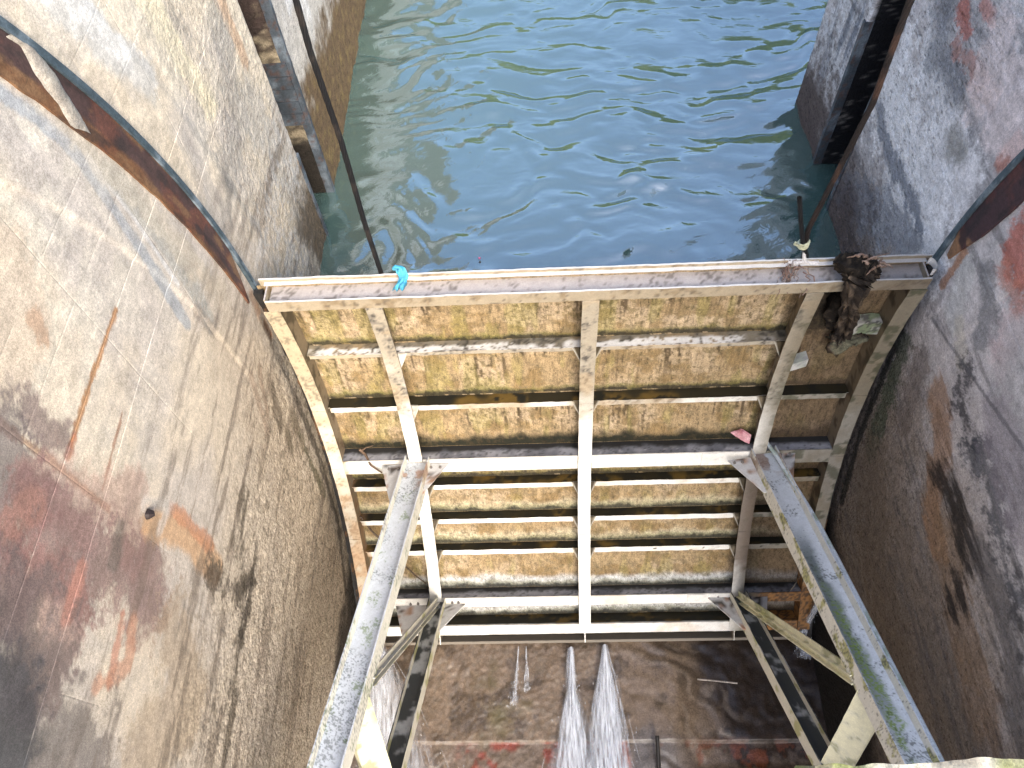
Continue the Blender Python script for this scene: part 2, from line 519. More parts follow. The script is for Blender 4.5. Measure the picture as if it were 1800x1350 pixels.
    # moss and black slime by the gate arc
    C = s(C, [(478, 680), (486, 720), (492, 745)], 0.10, (0.022, 0.020, 0.016), 0.95, n='f', edge=0.8)
    C = s(C, [(505, 765), (512, 790)], 0.08, (0.03, 0.032, 0.014), 0.95, n='f', edge=0.8)
    C = s(C, [(455, 650), (470, 730)], 0.05, (0.20, 0.11, 0.07), 0.6, n='f', edge=0.9)
    C = s(C, [(515, 735), (540, 800), (570, 870)], 0.07, (0.05, 0.05, 0.02), 0.75, n='f', edge=0.9)
    C = s(C, [(460, 560), (520, 700), (560, 800), (595, 920), (608, 1040)], 0.06, (0.05, 0.04, 0.03), 0.75, n='f', edge=0.9)
    C = s(C, [(440, 660), (470, 760)], 0.05, (0.22, 0.12, 0.08), 0.5, n='f')
    C = s(C, [(480, 420), (400, 560), (500, 800), (560, 1000), (520, 1200)], 0.55, (0.44, 0.36, 0.265), 0.45, n='f', edge=0.8)
    # vertical wash marks
    C = lerp(C, (0.17, 0.135, 0.10), sst(0.55, 0.8, W.nh) * sst(5.6, 4.4, Z) * 0.6)
    C = lerp(C, (0.15, 0.125, 0.09), sst(0.60, 0.74, W.nf) * sst(5.2, 3.4, Z) * 0.65)
    # upstream part: lime wash and tide bands
    up = sst(5.3, 5.6, Y)
    lime = sst(4.3, 4.9, Z + 0.5 * (W.nm - 0.5) - 0.12 * (Y - 6))
    C = lerp(C, (0.52, 0.49, 0.44), up * 0.8)
    C = lerp(C, (0.20, 0.19, 0.17), up * sst(5.2, 5.8, Z + (W.nm - .5)) * 0.8)  # unseen upper wall, darkened so that its reflection in the water is darker
    C = lerp(C, (0.78, 0.79, 0.80), up * sst(5.4, 5.1, Z) * lime * sst(6.3, 7.2, Y + (W.nm - .5)) * 0.9)
    band = sst(1.35, 0.95, (Z - ZW) * (1.0 + 0.12 * (Y - 6.0)) + 0.5 * (W.nm - 0.5) + 0.35 * (W.nf - 0.5))
    C = lerp(C, (0.15, 0.10, 0.055), band * up)
    C = lerp(C, (0.22, 0.16, 0.06), band * up * sst(0.5, 0.8, W.nf) * 0.6)
    near = sst(4.6, 4.95, Y + 0.35 * (W.nm - 0.5) + 0.3 * (W.nf - .5)) * sst(1.15, 0.55, Z - ZW + 0.3 * (W.nf - .5)) * (1 - up)
    C = lerp(C, (0.09, 0.065, 0.04), near * 0.9)
    C = lerp(C, (0.50, 0.49, 0.47), sst(3.0, 4.2, Y) * sst(5.2, 4.2, Z) * sst(2.9, 3.4, Z) * sst(0.4, 0.7, W.nf) * 0.55 * (1 - near) * (1 - up))
    # permanently wet foot
    C = lerp(C, (0.028, 0.024, 0.020), sst(1.05, 0.75, Z + 0.25 * (W.nm - 0.5)) * 0.92)
    sl = (np.abs(N[:, 1]) > 0.6) & (np.abs(V[:, 0]) > 2.56)
    if sl.any():
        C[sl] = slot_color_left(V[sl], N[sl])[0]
    tone = 0.80 + 0.40 * W.nf
    C = C * tone[:, None]
    agg = 0.04 + 0.96 * np.maximum(sst(4.6, 3.0, Z + 0.6 * (W.nb - 0.5)), sst(3.6, 4.4, Y) * 0.7)
    return C, agg


def right_wall_color(V, N):
    W = Wall_paint(V, XW_R); Y, Z = W.Y, W.Z
    C = np.tile(np.array([0.60, 0.565, 0.56]), (len(V), 1))
    C = lerp(C, (0.44, 0.425, 0.43), sst(0.4, 0.75, W.nb) * 0.8)
    C = lerp(C, (0.20, 0.155, 0.115), sst(4.3, 2.9, Z + 0.7 * (W.nb - 0.5) + 0.35 * (W.nm - .5)) * 0.9)
    C = lerp(C, (0.10, 0.085, 0.07), sst(0.55, 0.8, W.nf) * sst(4.2, 3.0, Z) * 0.7)
    C = lerp(C, (0.10, 0.095, 0.10), sst(0.55, 0.85, W.nh) * 0.5)
    s = W.stroke
    # grey-white lime bloom with blue-black streaks upstream of the guide
    C = s(C, [(1560, 150), (1600, 260), (1580, 360), (1630, 420)], 0.50, (0.86, 0.85, 0.86), 0.85, n='f', edge=0.8)
    C = s(C, [(1640, 100), (1650, 250), (1690, 320)], 0.35, (0.76, 0.75, 0.76), 0.75, n='f', edge=0.8)
    C = s(C, [(1545, 190), (1560, 270), (1600, 340), (1620, 400)], 0.10, (0.13, 0.15, 0.19), 0.75, n='f', edge=0.9)
    C = s(C, [(1490, 340), (1540, 370), (1600, 430)], 0.28, (0.17, 0.185, 0.22), 0.7, n='f', edge=0.9)
    C = s(C, [(1660, 20), (1650, 90), (1680, 140)], 0.20, (0.12, 0.13, 0.15), 0.65, n='f', edge=0.9)
    C = s(C, [(1675, 250), (1690, 270)], 0.12, (0.13, 0.12, 0.09), 0.6, n='f')
    C = s(C, [(1690, 20), (1700, 60)], 0.10, (0.42, 0.10, 0.06), 0.7, n='f', edge=0.8)
    C = s(C, [(1680, 80), (1720, 130)], 0.10, (0.38, 0.14, 0.09), 0.55, n='f', edge=0.9)
    C = s(C, [(1730, 10), (1745, 30)], 0.08, (0.44, 0.13, 0.08), 0.6, n='f', edge=0.8)
    C = s(C, [(1720, 150), (1740, 170)], 0.12, (0.30, 0.17, 0.13), 0.6, n='f')
    C = s(C, [(1790, 250), (1760, 290)], 0.08, (0.42, 0.14, 0.08), 0.7, n='f')
    C = s(C, [(1760, 60), (1740, 180), (1790, 200), (1770, 130)], 0.28, (0.70, 0.60, 0.58), 0.7)
    C = s(C, [(1800, 560), (1760, 620)], 0.2, (0.56, 0.40, 0.40), 0.5)
    # downstream of the guide: red paint remains, pale plaster, long black runs
    C = s(C, [(1800, 400), (1780, 440), (1800, 500)], 0.13, (0.42, 0.11, 0.07), 0.8, n='f', edge=0.8)
    C = s(C, [(1770, 480), (1790, 530)], 0.12, (0.42, 0.18, 0.13), 0.65, n='f', edge=0.8)
    C = s(C, [(1700, 470), (1690, 520), (1680, 560)], 0.16, (0.52, 0.52, 0.50), 0.7, n='f', edge=0.8)
    C = s(C, [(1735, 480), (1740, 560), (1720, 600)], 0.12, (0.13, 0.14, 0.15), 0.65, n='f', edge=0.9)
    C = s(C, [(1800, 620), (1770, 680), (1800, 740)], 0.30, (0.42, 0.41, 0.41), 0.6)
    C = s(C, [(1690, 570), (1690, 640)], 0.09, (0.50, 0.46, 0.38), 0.6, n='f')
    C = s(C, [(1650, 690), (1655, 780), (1640, 880), (1650, 960)], 0.17, (0.30, 0.17, 0.09), 0.7, n='h', edge=0.7)
    C = s(C, [(1670, 940), (1690, 1080), (1730, 1250)], 0.28, (0.25, 0.165, 0.10), 0.6, n='h', edge=0.7)
    C = s(C, [(1700, 650), (1690, 720), (1710, 760)], 0.14, (0.03, 0.03, 0.035), 0.85, n='f', edge=1.5, soft=0.9)
    C = s(C, [(1650, 830), (1680, 920), (1700, 1000), (1680, 1060)], 0.15, (0.022, 0.02, 0.02), 0.9, n='h', edge=1.5, soft=0.9)
    C = s(C, [(1720, 800), (1750, 900), (1770, 1000), (1800, 1100)], 0.22, (0.045, 0.05, 0.06), 0.8, n='f', edge=1.5, soft=0.9)
    C = s(C, [(1740, 1000), (1790, 1180), (1800, 1300)], 0.30, (0.06, 0.055, 0.055), 0.65, n='h', edge=0.9)
    C = s(C, [(1750, 740), (1790, 850), (1800, 930)], 0.25, (0.25, 0.22, 0.24), 0.6, n='f')
    C = s(C, [(1640, 560), (1720, 680), (1800, 790)], 0.02, (0.10, 0.10, 0.11), 0.6, n='f')
    C = s(C, [(1590, 600), (1560, 700), (1530, 790)], 0.13, (0.055, 0.075, 0.045), 0.75, n='f', edge=0.9)
    C = s(C, [(1620, 640), (1590, 740)], 0.16, (0.16, 0.13, 0.115), 0.6, n='f')
    C = s(C, [(1530, 830), (1540, 960), (1560, 1100), (1590, 1250)], 0.40, (0.155, 0.12, 0.09), 0.65, n='f', edge=0.7)
    C = s(C, [(1640, 470), (1600, 540), (1560, 640), (1510, 770), (1480, 880)], 0.06, (0.03, 0.03, 0.025), 0.85, n='f', edge=0.6)
    C = s(C, [(1700, 440), (1660, 500)], 0.05, (0.36, 0.17, 0.08), 0.8, n='f')
    # tide band upstream
    wet = sst(0.95, 0.25, Z - ZW + 0.5 * (W.nm - 0.5) + 0.3 * (W.nf - .5) - 0.12 * (Y > 6.08))
    C = lerp(C, (0.10, 0.078, 0.075), wet * sst(4.0, 4.6, Y + 0.4 * (W.nm - 0.5)) * 0.85)
    up = sst(5.9, 6.0, Y)
    C = lerp(C, (0.68, 0.69, 0.72), up * sst(0.3, 0.6, W.nf) * (1 - wet) * 0.7)
    C = lerp(C, (0.13, 0.16, 0.21), up * sst(0.55, 0.8, W.ns) * (1 - wet) * 0.7)
    # permanently wet black foot
    C = lerp(C, (0.012, 0.011, 0.010), sst(1.55, 1.1, Z - 0.10 * (Y - 2.5) + 0.12 * (W.nm - 0.5)) * 0.95)
    sl = (np.abs(N[:, 1]) > 0.6) & (np.abs(V[:, 0]) > 2.56) & (V[:, 1] < 6.9)
    if sl.any():
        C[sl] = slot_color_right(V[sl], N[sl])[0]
    C = C * (0.78 + 0.44 * W.nf)[:, None]
    agg = 0.3 + 0.7 * np.maximum(sst(4.2, 3.2, Z), sst(3.8, 4.5, Y))
    return C, agg


JOINT_Z = {True: (5.43, 5.79, 6.08, 6.36, 6.66), False: (4.85, 5.15, 5.45, 5.75, 6.05)}
JOINT_Y = {True: (0.6, 1.46, 2.2, 2.92, 3.7), False: (1.3, 2.1, 2.9, 3.7, 4.75)}


def lines_with_joints(a, b, n, joints, cut=None):
    k = [np.linspace(a, b, n + 1)]
    if cut is not None and a < cut < b:
        k = [np.linspace(a, cut, 40), np.linspace(cut, b, n + 1)]
    for j in joints:
        if a + 0.03 < j < b - 0.03:
            k.append(j + np.array([-0.009, -0.005, -0.0025, 0, 0.0025, 0.005, 0.009]))
    return np.unique(np.concatenate(k))


def wall_relief(y, z, xw):
    """small real relief of the cast face: board joints, lift lines, block-out edges, aggregate"""
    P = np.stack([0 * y.ravel(), y.ravel(), z.ravel()], 1)
    s = 11 if xw < 0 else 57
    h = (fbm(P, 1.3, 3, s) - 0.5) * 0.007 + (fbm(P, 22, 3, s + 3, 0.8) - 0.5) * 0.008 * (0.15 + sst(5.0, 3.0, P[:, 2]) + 0.7 * sst(3.6, 4.2, P[:, 1]))
    for zz in JOINT_Z[xw < 0]:
        h -= 0.0012 * np.exp(-((P[:, 2] - zz) / 0.004) ** 2) * sst(0.3, 0.5, fbm(P, 3, 2, s + 9)) * sst(4.6, 4.9, P[:, 2])
    for yy in JOINT_Y[xw < 0]:
        h -= 0.0011 * np.exp(-((P[:, 1] - yy) / 0.004) ** 2) * sst(0.35, 0.5, fbm(P, 3, 2, s + 19)) * sst(4.6, 4.9, P[:, 2])
    R = np.hypot(P[:, 1] - TY, P[:, 2] - TZ)
    h += 0.010 * sst(5.42, 5.46, R) * sst(6.6, 6.5, R) * sst(3.7, 4.6, P[:, 2])
    return h.reshape(y.shape)


def wall_block(mb, xw, y0, y1, z0, z1, res, thick=1.0, endres=0.05):
    sg = 1 if xw > 0 else -1
    ny, nz_ = max(2, int((y1 - y0) / res)), max(2, int((z1 - z0) / res))
    y, z = np.meshgrid(lines_with_joints(y0, y1, int((y1 - max(y0, 0.2)) / res), JOINT_Y[xw < 0], 0.2), lines_with_joints(z0, z1, nz_, JOINT_Z[xw < 0]), indexing='ij')
    h = wall_relief(y, z, xw)
    edge = np.minimum(np.minimum(y - y0, y1 - y) / 0.05, 1)
    x = xw - sg * h
    # arris slightly rounded and chipped
    x = x + sg * 0.018 * np.clip(1 - (y1 - y) / 0.03, 0, 1) ** 2 + sg * 0.018 * np.clip(1 - (y - y0) / 0.03, 0, 1) ** 2
    mb.grid(np.stack([x, y, z], -1), flip=(sg > 0))
    xo = xw + sg * thick
    for k, yy in ((0, y0), (-1, y1)):
        edge_x = x[k]; edge_z = z[k]
        n = max(2, int(thick / endres))
        t = np.linspace(0, 1, n + 1)[:, None]
        X = edge_x[None] * (1 - t) + xo * t
        Pg = np.stack([X, np.full_like(X, yy), np.broadcast_to(edge_z[None], X.shape)], -1)
        mb.grid(Pg, flip=((k == 0) ^ (sg > 0)))
    top = np.stack([np.stack([x[:, -1], y[:, -1], z[:, -1]], -1), np.stack([0 * x[:, -1] + xo, y[:, -1], z[:, -1]], -1)], 1)
    mb.grid(top, flip=(sg > 0))
    back = np.stack([np.stack([0 * x[:, -1] + xo, y[:, -1], z[:, -1]], -1), np.stack([0 * x[:, 0] + xo, y[:, 0], z[:, 0]], -1)], 1)
    mb.grid(back, flip=(sg > 0))


ZTOP = 8.25
SL = (5.386, 5.954); SR = (5.468, 6.080); YEND_R = 7.07

# left pier wall -----------------------------------------------------------
left_wall = empty("pier_wall", (XW_L, 2.0, 0.0))
tag(left_wall, "tall cream and brown stained concrete pier wall left of the gate", "wall", "concrete pier walls beside the gate")
mb = MB(); wall_block(mb, XW_L, -3.5, SL[0], -0.3, ZTOP, 0.0125)
mb.build("wall_face", M_WALL, left_wall, left_wall_color, smooth=True)
mb = MB(); wall_block(mb, XW_L, SL[1], 15.0, 1.5, ZTOP, 0.03)
mb.build("wall_face", M_WALL, left_wall, left_wall_color, smooth=True)


def slot_back(wall, xw, s, depth, color):
    sg = 1 if xw > 0 else -1
    mb = MB()
    x0 = xw + sg * depth
    mb.box(lambda a, b, c: np.stack([x0 + sg * 0.5 * a, s[0] - 0.01 + b * (s[1] - s[0] + 0.02), 1.5 + c * (ZTOP - 1.52)], -1), (1, 24, 200))
    return mb.build("slot_lining", M_WALL, wall, color, wob=0.012)


def steel_dark(V, N):
    n = fbm(V, 5, 4, 25); nf = fbm(V, 30, 3, 26)
    C = np.tile(np.array([0.05, 0.062, 0.075]), (len(V), 1))
    C = lerp(C, (0.15, 0.18, 0.21), sst(0.45, 0.75, n) * 0.8)
    C = lerp(C, (0.09, 0.045, 0.03), sst(0.6, 0.8, nf) * 0.7)
    return C


def guard(wall, xw, yedge, sgn, z0, z1, wy=0.055, wx=0.07, color=steel_dark):
    """steel angle let into the arris of the slot"""
    sg = 1 if xw > 0 else -1
    mb = MB()
    n = max(4, int((z1 - z0) / 0.03))
    mb.box(lambda a, b, c: np.stack([xw - sg * 0.016 + sg * 0.012 * a, yedge + sgn * (0.006 - wy * b), z0 + (z1 - z0) * c], -1), (1, 3, n))
    mb.box(lambda a, b, c: np.stack([xw - sg * 0.004 + sg * wx * a, yedge + sgn * (0.006 - 0.012 * b), z0 + (z1 - z0) * c], -1), (3, 1, n))
    return mb.build("corner_guard", M_RUST, wall, color, wob=0.006)


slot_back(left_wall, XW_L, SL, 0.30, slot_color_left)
guard(left_wall, XW_L, SL[0], 1, 2.6, 4.15)
guard(left_wall, XW_L, SL[1], -1, 2.6, ZTOP - 0.3, wy=0.05)
# bluish steel lining plates in the left slot
for k in range(5):
    z0 = 4.02 + k * 0.135
    mb = MB()
    mb.box(lambda a, b, c: np.stack([XW_L - 0.02 - 0.26 * a, SL[1] - 0.016 - 0.012 * b - 0.004 * (k % 2), z0 + 0.128 * c], -1), (8, 1, 5))
    mb.build("lining_plate", M_RUST, left_wall, steel_dark, wob=0.006)


def right_slot_parts():
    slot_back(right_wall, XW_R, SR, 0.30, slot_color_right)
    guard(right_wall, XW_R, SR[0], 1, 2.6, 5.1, wy=0.05)
    guard(right_wall, XW_R, SR[1], -1, 2.6, 4.7, wy=0.05)


right_wall = empty("pier_wall", (XW_R, 2.0, 0.0))
tag(right_wall, "grey, red and black streaked concrete pier wall right of the gate", "wall", "concrete pier walls beside the gate")
mb = MB(); wall_block(mb, XW_R, -2.2, SR[0], -0.3, ZTOP, 0.0125)
mb.build("wall_face", M_WALL, right_wall, right_wall_color, smooth=True)
mb = MB(); wall_block(mb, XW_R, SR[1], YEND_R, 1.5, ZTOP, 0.02)
mb.build("wall_face", M_WALL, right_wall, right_wall_color, smooth=True)
right_slot_parts()


# rusted arc-shaped side guides ---------------------------------------------
def guide_color(left):
    def f(V, N):
        th = np.degrees(np.arctan2(V[:, 2] - TZ, V[:, 1] - TY)); R = np.hypot(V[:, 1] - TY, V[:, 2] - TZ)
        P = np.stack([R * 18, th * 0.35, 0 * R], 1)
        n = fbm(P, 1.0, 4, 41, 0.6); n2 = fbm(V, 7, 4, 42); nf = fbm(V, 35, 3, 44)
        if left:
            C = np.tile(np.array([0.075, 0.042, 0.036]), (len(V), 1))
            C = lerp(C, (0.16, 0.075, 0.030), np.maximum(sst(5.925, 5.885, R + 0.03 * (n - .5)), sst(17, 19, th) * sst(5.95, 5.92, R)) * 0.85)
            C = lerp(C, (0.16, 0.055, 0.03), sst(0.5, 0.7, n2) * 0.5)
            C = lerp(C, (0.22, 0.125, 0.06), sst(0.66, 0.8, n) * 0.6)
            C = lerp(C, (0.035, 0.025, 0.022), sst(0.4, 0.2, n) * 0.7)
        else:
            C = np.tile(np.array([0.055, 0.028, 0.032]), (len(V), 1))
            C = lerp(C, (0.10, 0.035, 0.03), sst(0.5, 0.75, n2) * 0.7)
            C = lerp(C, (0.02, 0.016, 0.018), sst(0.55, 0.75, n) * 0.6)
            C = lerp(C, (0.30, 0.16, 0.08), sst(7.2, 6.2, th + 3 * (n2 - .5)) * sst(2, 3, th) * 0.85)
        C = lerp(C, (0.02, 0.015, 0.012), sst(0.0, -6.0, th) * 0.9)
        return C
    return f


def guide_edge_color(V, N):
    n = fbm(V, 9, 4, 45)
    C = np.tile(np.array([0.06, 0.085, 0.10]), (len(V), 1))
    C = lerp(C, (0.24, 0.29, 0.32), sst(0.5, 0.75, n) * 0.7)
    th = np.degrees(np.arctan2(V[:, 2] - TZ, V[:, 1] - TY))
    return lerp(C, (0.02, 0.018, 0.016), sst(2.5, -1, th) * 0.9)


def guide(wall, xw, th0, th1, inner, outer, left, plate_end, plate_outer):
    sg = 1 if xw > 0 else -1
    mb = MB()
    n = 220

    def f(a, b, c):
        th = th0 + (plate_end - th0) * a
        ri = np.interp(th, inner[0], inner[1]) + 0.008 * (fbm(np.stack([th.ravel() * 0.9, 0 * th.ravel(), 0 * th.ravel()], 1), 1, 3, 71) - .5).reshape(th.shape)
        R = ri + (np.interp(th, plate_outer[0], plate_outer[1]) - ri) * b
        P = pol(0 * th, th, R)
        P[..., 0] = xw - sg * (0.030 * c - 0.006)
        return P
    mb.box(f, (n, 14, 1))
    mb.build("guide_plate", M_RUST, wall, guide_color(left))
    mb = MB()

    def g(a, b, c):
        th = th0 + (th1 - th0) * a
        P = pol(0 * th, th, outer + 0.002 + 0.042 * b)
        P[..., 0] = xw - sg * (0.042 * c - 0.006)
        return P
    mb.box(g, (n, 3, 2))
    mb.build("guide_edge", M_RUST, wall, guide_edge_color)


guide(left_wall, XW_L, 34.0, -44.0, ([3.4, 8, 12, 18, 24, 34], [5.905, 5.885, 5.87, 5.86, 5.85, 5.885]), 6.060, True, 3.4, ([3.4, 7.6, 34], [5.92, 6.060, 6.060]))
guide(right_wall, XW_R, 30.0, -44.0, ([4, 8.5, 12, 20, 30], [6.00, 5.88, 5.85, 5.86, 5.88]), 6.070, False, 4.6, ([4.6, 6.5, 34], [6.02, 6.070, 6.070]))


# pale mortar patch lying over the left guide
def mortar_patch():
    mb = MB()
    a0 = [on_wall(p, XW_L) for p in [(0, 64), (27, 84), (50, 133), (90, 181), (112, 220)]]
    b0 = [on_wall(p, XW_L) for p in [(14, 56), (48, 82), (86, 126), (124, 186), (154, 238)]]
    a0, b0 = np.array(a0), np.array(b0)
    t = np.linspace(0, 1, 40); k = np.linspace(0, 1, len(a0))
    A = np.stack([np.interp(t, k, a0[:, j]) for j in range(3)], 1); Bq = np.stack([np.interp(t, k, b0[:, j]) for j in range(3)], 1)
    s = np.linspace(0, 1, 9)
    P = A[:, None] * (1 - s)[None, :, None] + Bq[:, None] * s[None, :, None]
    P[..., 1] += 0.02 * (fbm(P.reshape(-1, 3), 14, 3, 8).reshape(P.shape[:2]) - .5)
    dome = (np.sin(np.pi * s) ** 0.6)[None] * np.sin(np.pi * np.clip(0.06 + t * 0.9, 0, 1))[:, None] ** 0.5
    P[..., 0] = XW_L + 0.022 + 0.018 * dome
    mb.grid(P)
    mb.build("mortar_patch", M_WALL, left_wall, lambda V, N: (lerp(np.tile(np.array([0.46, 0.41, 0.33]), (len(V), 1)), (0.28, 0.25, 0.21), fbm(V, 12, 3, 3)), 0.4 + 0 * V[:, 0]), smooth=True)


mortar_patch()
# broken tie stub in the left wall
p = on_wall((258, 905), XW_L)
mb = MB()
mb.tube([p + np.array([-0.02, 0, 0]), p + np.array([0.012, 0.004, -0.004]), p + np.array([0.03, 0.012, -0.018])], [0.022, 0.020, 0.012], 9, jag=0.5)
mb.build("tie_stub", M_RUST, left_wall, (0.03, 0.02, 0.018))


# ------------------------------------------------------------------ canal water, apron floor, far bank
def ripple(x, y):
    r = np.random.RandomState(3)
    h = np.zeros_like(x)
    P = np.stack([x.ravel(), y.ravel(), 0 * x.ravel()], 1)
    wx = (fbm(P, 0.9, 3, 81).reshape(x.shape) - .5) * 0.55
    wy = (fbm(P, 0.9, 3, 82).reshape(x.shape) - .5) * 0.55
    gain = 0.55 + 0.75 * fbm(P, 0.45, 3, 83).reshape(x.shape)
    for i in range(56):
        lam = 0.13 * (1.0 / 0.13) ** r.rand()
        ang = math.radians(88 + 24 * r.randn())
        k = 2 * math.pi / lam
        amp = 0.0040 * lam ** 0.9
        ph = k * (math.cos(ang) * (x + wx) + math.sin(ang) * (y + wy)) + r.rand() * 6.28
        c = np.sin(ph)
        h += amp * (c + 0.25 * np.sin(2 * ph + 1.2))
    return h * gain


xs = np.concatenate([np.arange(-2.95, 5.0, 0.025), np.linspace(5.05, 14, 40)])
ys = np.concatenate([np.arange(2.0, 12.5, 0.025), np.linspace(12.6, 30, 60)])
xg, yg = np.meshgrid(xs, ys, indexing='ij')
damp = sst(3.3, 4.1, yg) * 0.55 + 0.45
hz = ripple(xg, yg) * damp
mb = MB(); mb.grid(np.stack([xg, yg, ZW + hz], -1))
# clip part of the sheet that would lie downstream of the skin plate: the sheet is bounded by the skin line
V = mb.V[0]
ylim = TY + math.sqrt(RS ** 2 - (ZW - TZ) ** 2) + 0.007
V[:, 1] = np.maximum(V[:, 1], ylim)
water = mb.build("canal_water", M_WATER, None, None, smooth=True, origin=(0, 6, ZW))
tag(water, "rippled blue-green canal water held back behind the gate", "water", None, "structure")


def floor_color(V, N):
    X, Y = V[:, 0], V[:, 1]
    P = np.stack([X, Y, 0 * X], 1)
    n = fbm(P, 1.6, 5, 201); nm = fbm(P, 5, 4, 202); nf = fbm(P, 26, 3, 203, 0.7); sw = fbm(P * np.array([5, 1.4, 1]), 1.0, 4, 204)
    C = np.tile(np.array([0.205, 0.148, 0.10]), (len(V), 1))
    C = lerp(C, (0.19, 0.15, 0.11), sst(0.5, 0.8, nf) * 0.7 * sst(0.6, 0.1, X))
    C = lerp(C, (0.06, 0.045, 0.032), sst(0.55, 0.8, nm) * 0.6)
    C = lerp(C, (0.085, 0.07, 0.02), sst(0.5, 0, np.hypot(X + 0.95, Y - 1.25) / 0.8 + 0.7 * (nm - .5)) * 0.8)
    C = lerp(C, (0.020, 0.014, 0.011), sst(0.9, 1.5, X + 0.5 * (n - .5) + 0.25 * (Y - 1.2)) * sst(0.55, 0.85, Y + 0.2 * (nm - .5)) * 0.92)
    fl_ = np.sin(30 * (Y * 0.8 + 0.35 * X + 0.9 * fbm(P, 1.4, 3, 211))) * 0.5 + 0.5
    C = lerp(C, (0.26, 0.205, 0.155), sst(0.6, 0.98, fl_) * sst(0.3, 0.7, X) * sst(0.35, 0.65, nm) * 0.45 * sst(1.9, 1.3, X))
    # red oxide screed beyond the step
    red = sst(0.985, 0.975, Y) * sst(0.35, 0.25, np.abs(X + 0.55) - 0.55 + 0.15 * (nm - .5))
    C = lerp(C, (0.23, 0.055, 0.035), red * sst(0.35, 0.6, nm) * 0.9)
    C = lerp(C, (0.15, 0.11, 0.085), sst(0.985, 0.975, Y) * sst(0.6, 0.4, nm) * 0.5)
    rr = sst(0.985, 0.975, Y) * sst(0.12, 0.07, np.abs(X - 0.33) + 0.06 * (nm - .5))
    C = lerp(C, (0.32, 0.07, 0.03), rr * 0.85)
    gr = sst(1.15, 0.95, Y + 0.2 * (nm - .5)) * sst(0.42, 0.5, X) * sst(1.3, 0.7, X)
    C = lerp(C, (0.15, 0.135, 0.125), gr * 0.8)
    C = lerp(C, (0.24, 0.07, 0.03), sst(0.6, 0.75, nm) * sst(1.05, 0.9, Y) * sst(0.6, 0.8, X) * 0.5)
    # alpha = roughness mask; flowing film on the right is glossy
    rough = 0.42 - 0.36 * sst(0.2, 0.6, X + 0.4 * (n - .5)) - 0.25 * sst(0.5, 0.8, nm)
    return C, rough


xs = np.linspace(XW_L - 0.05, XW_R + 0.05, 330); ys = np.linspace(-3.5, 2.35, 380)
xg, yg = np.meshgrid(xs, ys, indexing='ij')
P = np.stack([xg.ravel(), yg.ravel(), 0 * xg.ravel()], 1)
swl = fbm(P, 1.4, 3, 211)
left_m = sst(0.7, 0.1, P[:, 0])
z = (fbm(P, 2.0, 4, 212) - .5) * 0.05 + (fbm(P, 26, 3, 213, 0.75) - .5) * 0.014 * left_m
z += (1 - left_m) * 0.010 * np.sin(24 * (P[:, 1] * 0.8 + 0.35 * P[:, 0] + 0.7 * swl)) * fbm(P, 2.5, 3, 214)
z -= 0.05 * sst(0.99, 0.975, P[:, 1])
z -= 0.10 * sst(0.8, 1.3, P[:, 0] + 0.4 * (swl - .5)) * sst(0.6, 0.8, P[:, 1])
zg = z.reshape(xg.shape) - 0.03
mb = MB(); mb.grid(np.stack([xg, yg, zg], -1))
floor = mb.build("apron_floor", M_FLOOR, None, floor_color, smooth=True, origin=(0, 0, 0))
tag(floor, "wet brown gravelly concrete apron below the gate", "floor", None, "structure")


def bank():
    mb = MB()
    xs = np.linspace(-40, 60, 120); 
    t = np.linspace(0, 1, 50)
    X, T = np.meshgrid(xs, t, indexing='ij')
    Yb = 30 - 0.06 * np.abs(X) + 40 * T - 8 * sst(2, 14, X) 
    P = np.stack([X.ravel(), Yb.ravel(), 0 * X.ravel()], 1)
    Z = 1.5 + 13.0 * sst(0, 0.22, T) + 5 * sst(0.2, 1, T) + (4.0 * (fbm(P, 0.3, 4, 301) - .3) * (T.ravel() > 0.04)).reshape(X.shape)
    mb.grid(np.stack([X, Yb, Z], -1))
    o = mb.build("green_bank", M_WOOD, None, lambda V, N: lerp(np.tile(np.array([0.05, 0.075, 0.022]), (len(V), 1)), (0.10, 0.12, 0.035), fbm(V, 0.8, 3, 302)), smooth=False, origin=(0, 40, 0))
    tag(o, "wooded green bank across the canal upstream of the gate", "bank", None, "structure")


bank()
def side_ground(x0, x1, y0, y1, nm):
    mb = MB()
    mb.box(lambda a, b, c: np.stack([x0 + (x1 - x0) * a, y0 + (y1 - y0) * b, 1.0 + (ZTOP - 0.03 - 1.0) * c], -1), (6, 6, 2))
    o = mb.build("canal_bank_ground", M_WALL, None, lambda V, N: (np.tile(np.array([0.20, 0.18, 0.14]), (len(V), 1)), 0 * V[:, 0]), origin=((x0 + x1) / 2, (y0 + y1) / 2, 1))
    tag(o, nm, "ground", None, "structure")


side_ground(-60, XW_L - 0.98, -60, 28, "level ground behind the left pier wall")
side_ground(XW_R + 0.98, 60, -60, YEND_R, "level ground behind the right pier wall")

# ------------------------------------------------------------------ the radial gate
gate = empty("radial_gate", (0.0, 2.05, 0.0))
tag(gate, "white and ochre steel radial sluice gate with two pairs of arms", "gate")
BX = [-2.35, -1.586, 0.009, 1.621, 2.35]
HW = 0.0625
RIB = [-3.95, -10.8, -21.4, -25.9, -30.0]
GIR = [(-17.35, 1.55), (-35.75, 1.05)]
TH_TOP, TH_BOT = 3.4, -42.2
ROWS = sorted([TH_TOP] + RIB + [g[0] for g in GIR] + [-39.2, TH_BOT], reverse=True)


def angle_of(V):
    return np.degrees(np.arctan2(V[:, 2] - TZ, V[:, 1] - TY))


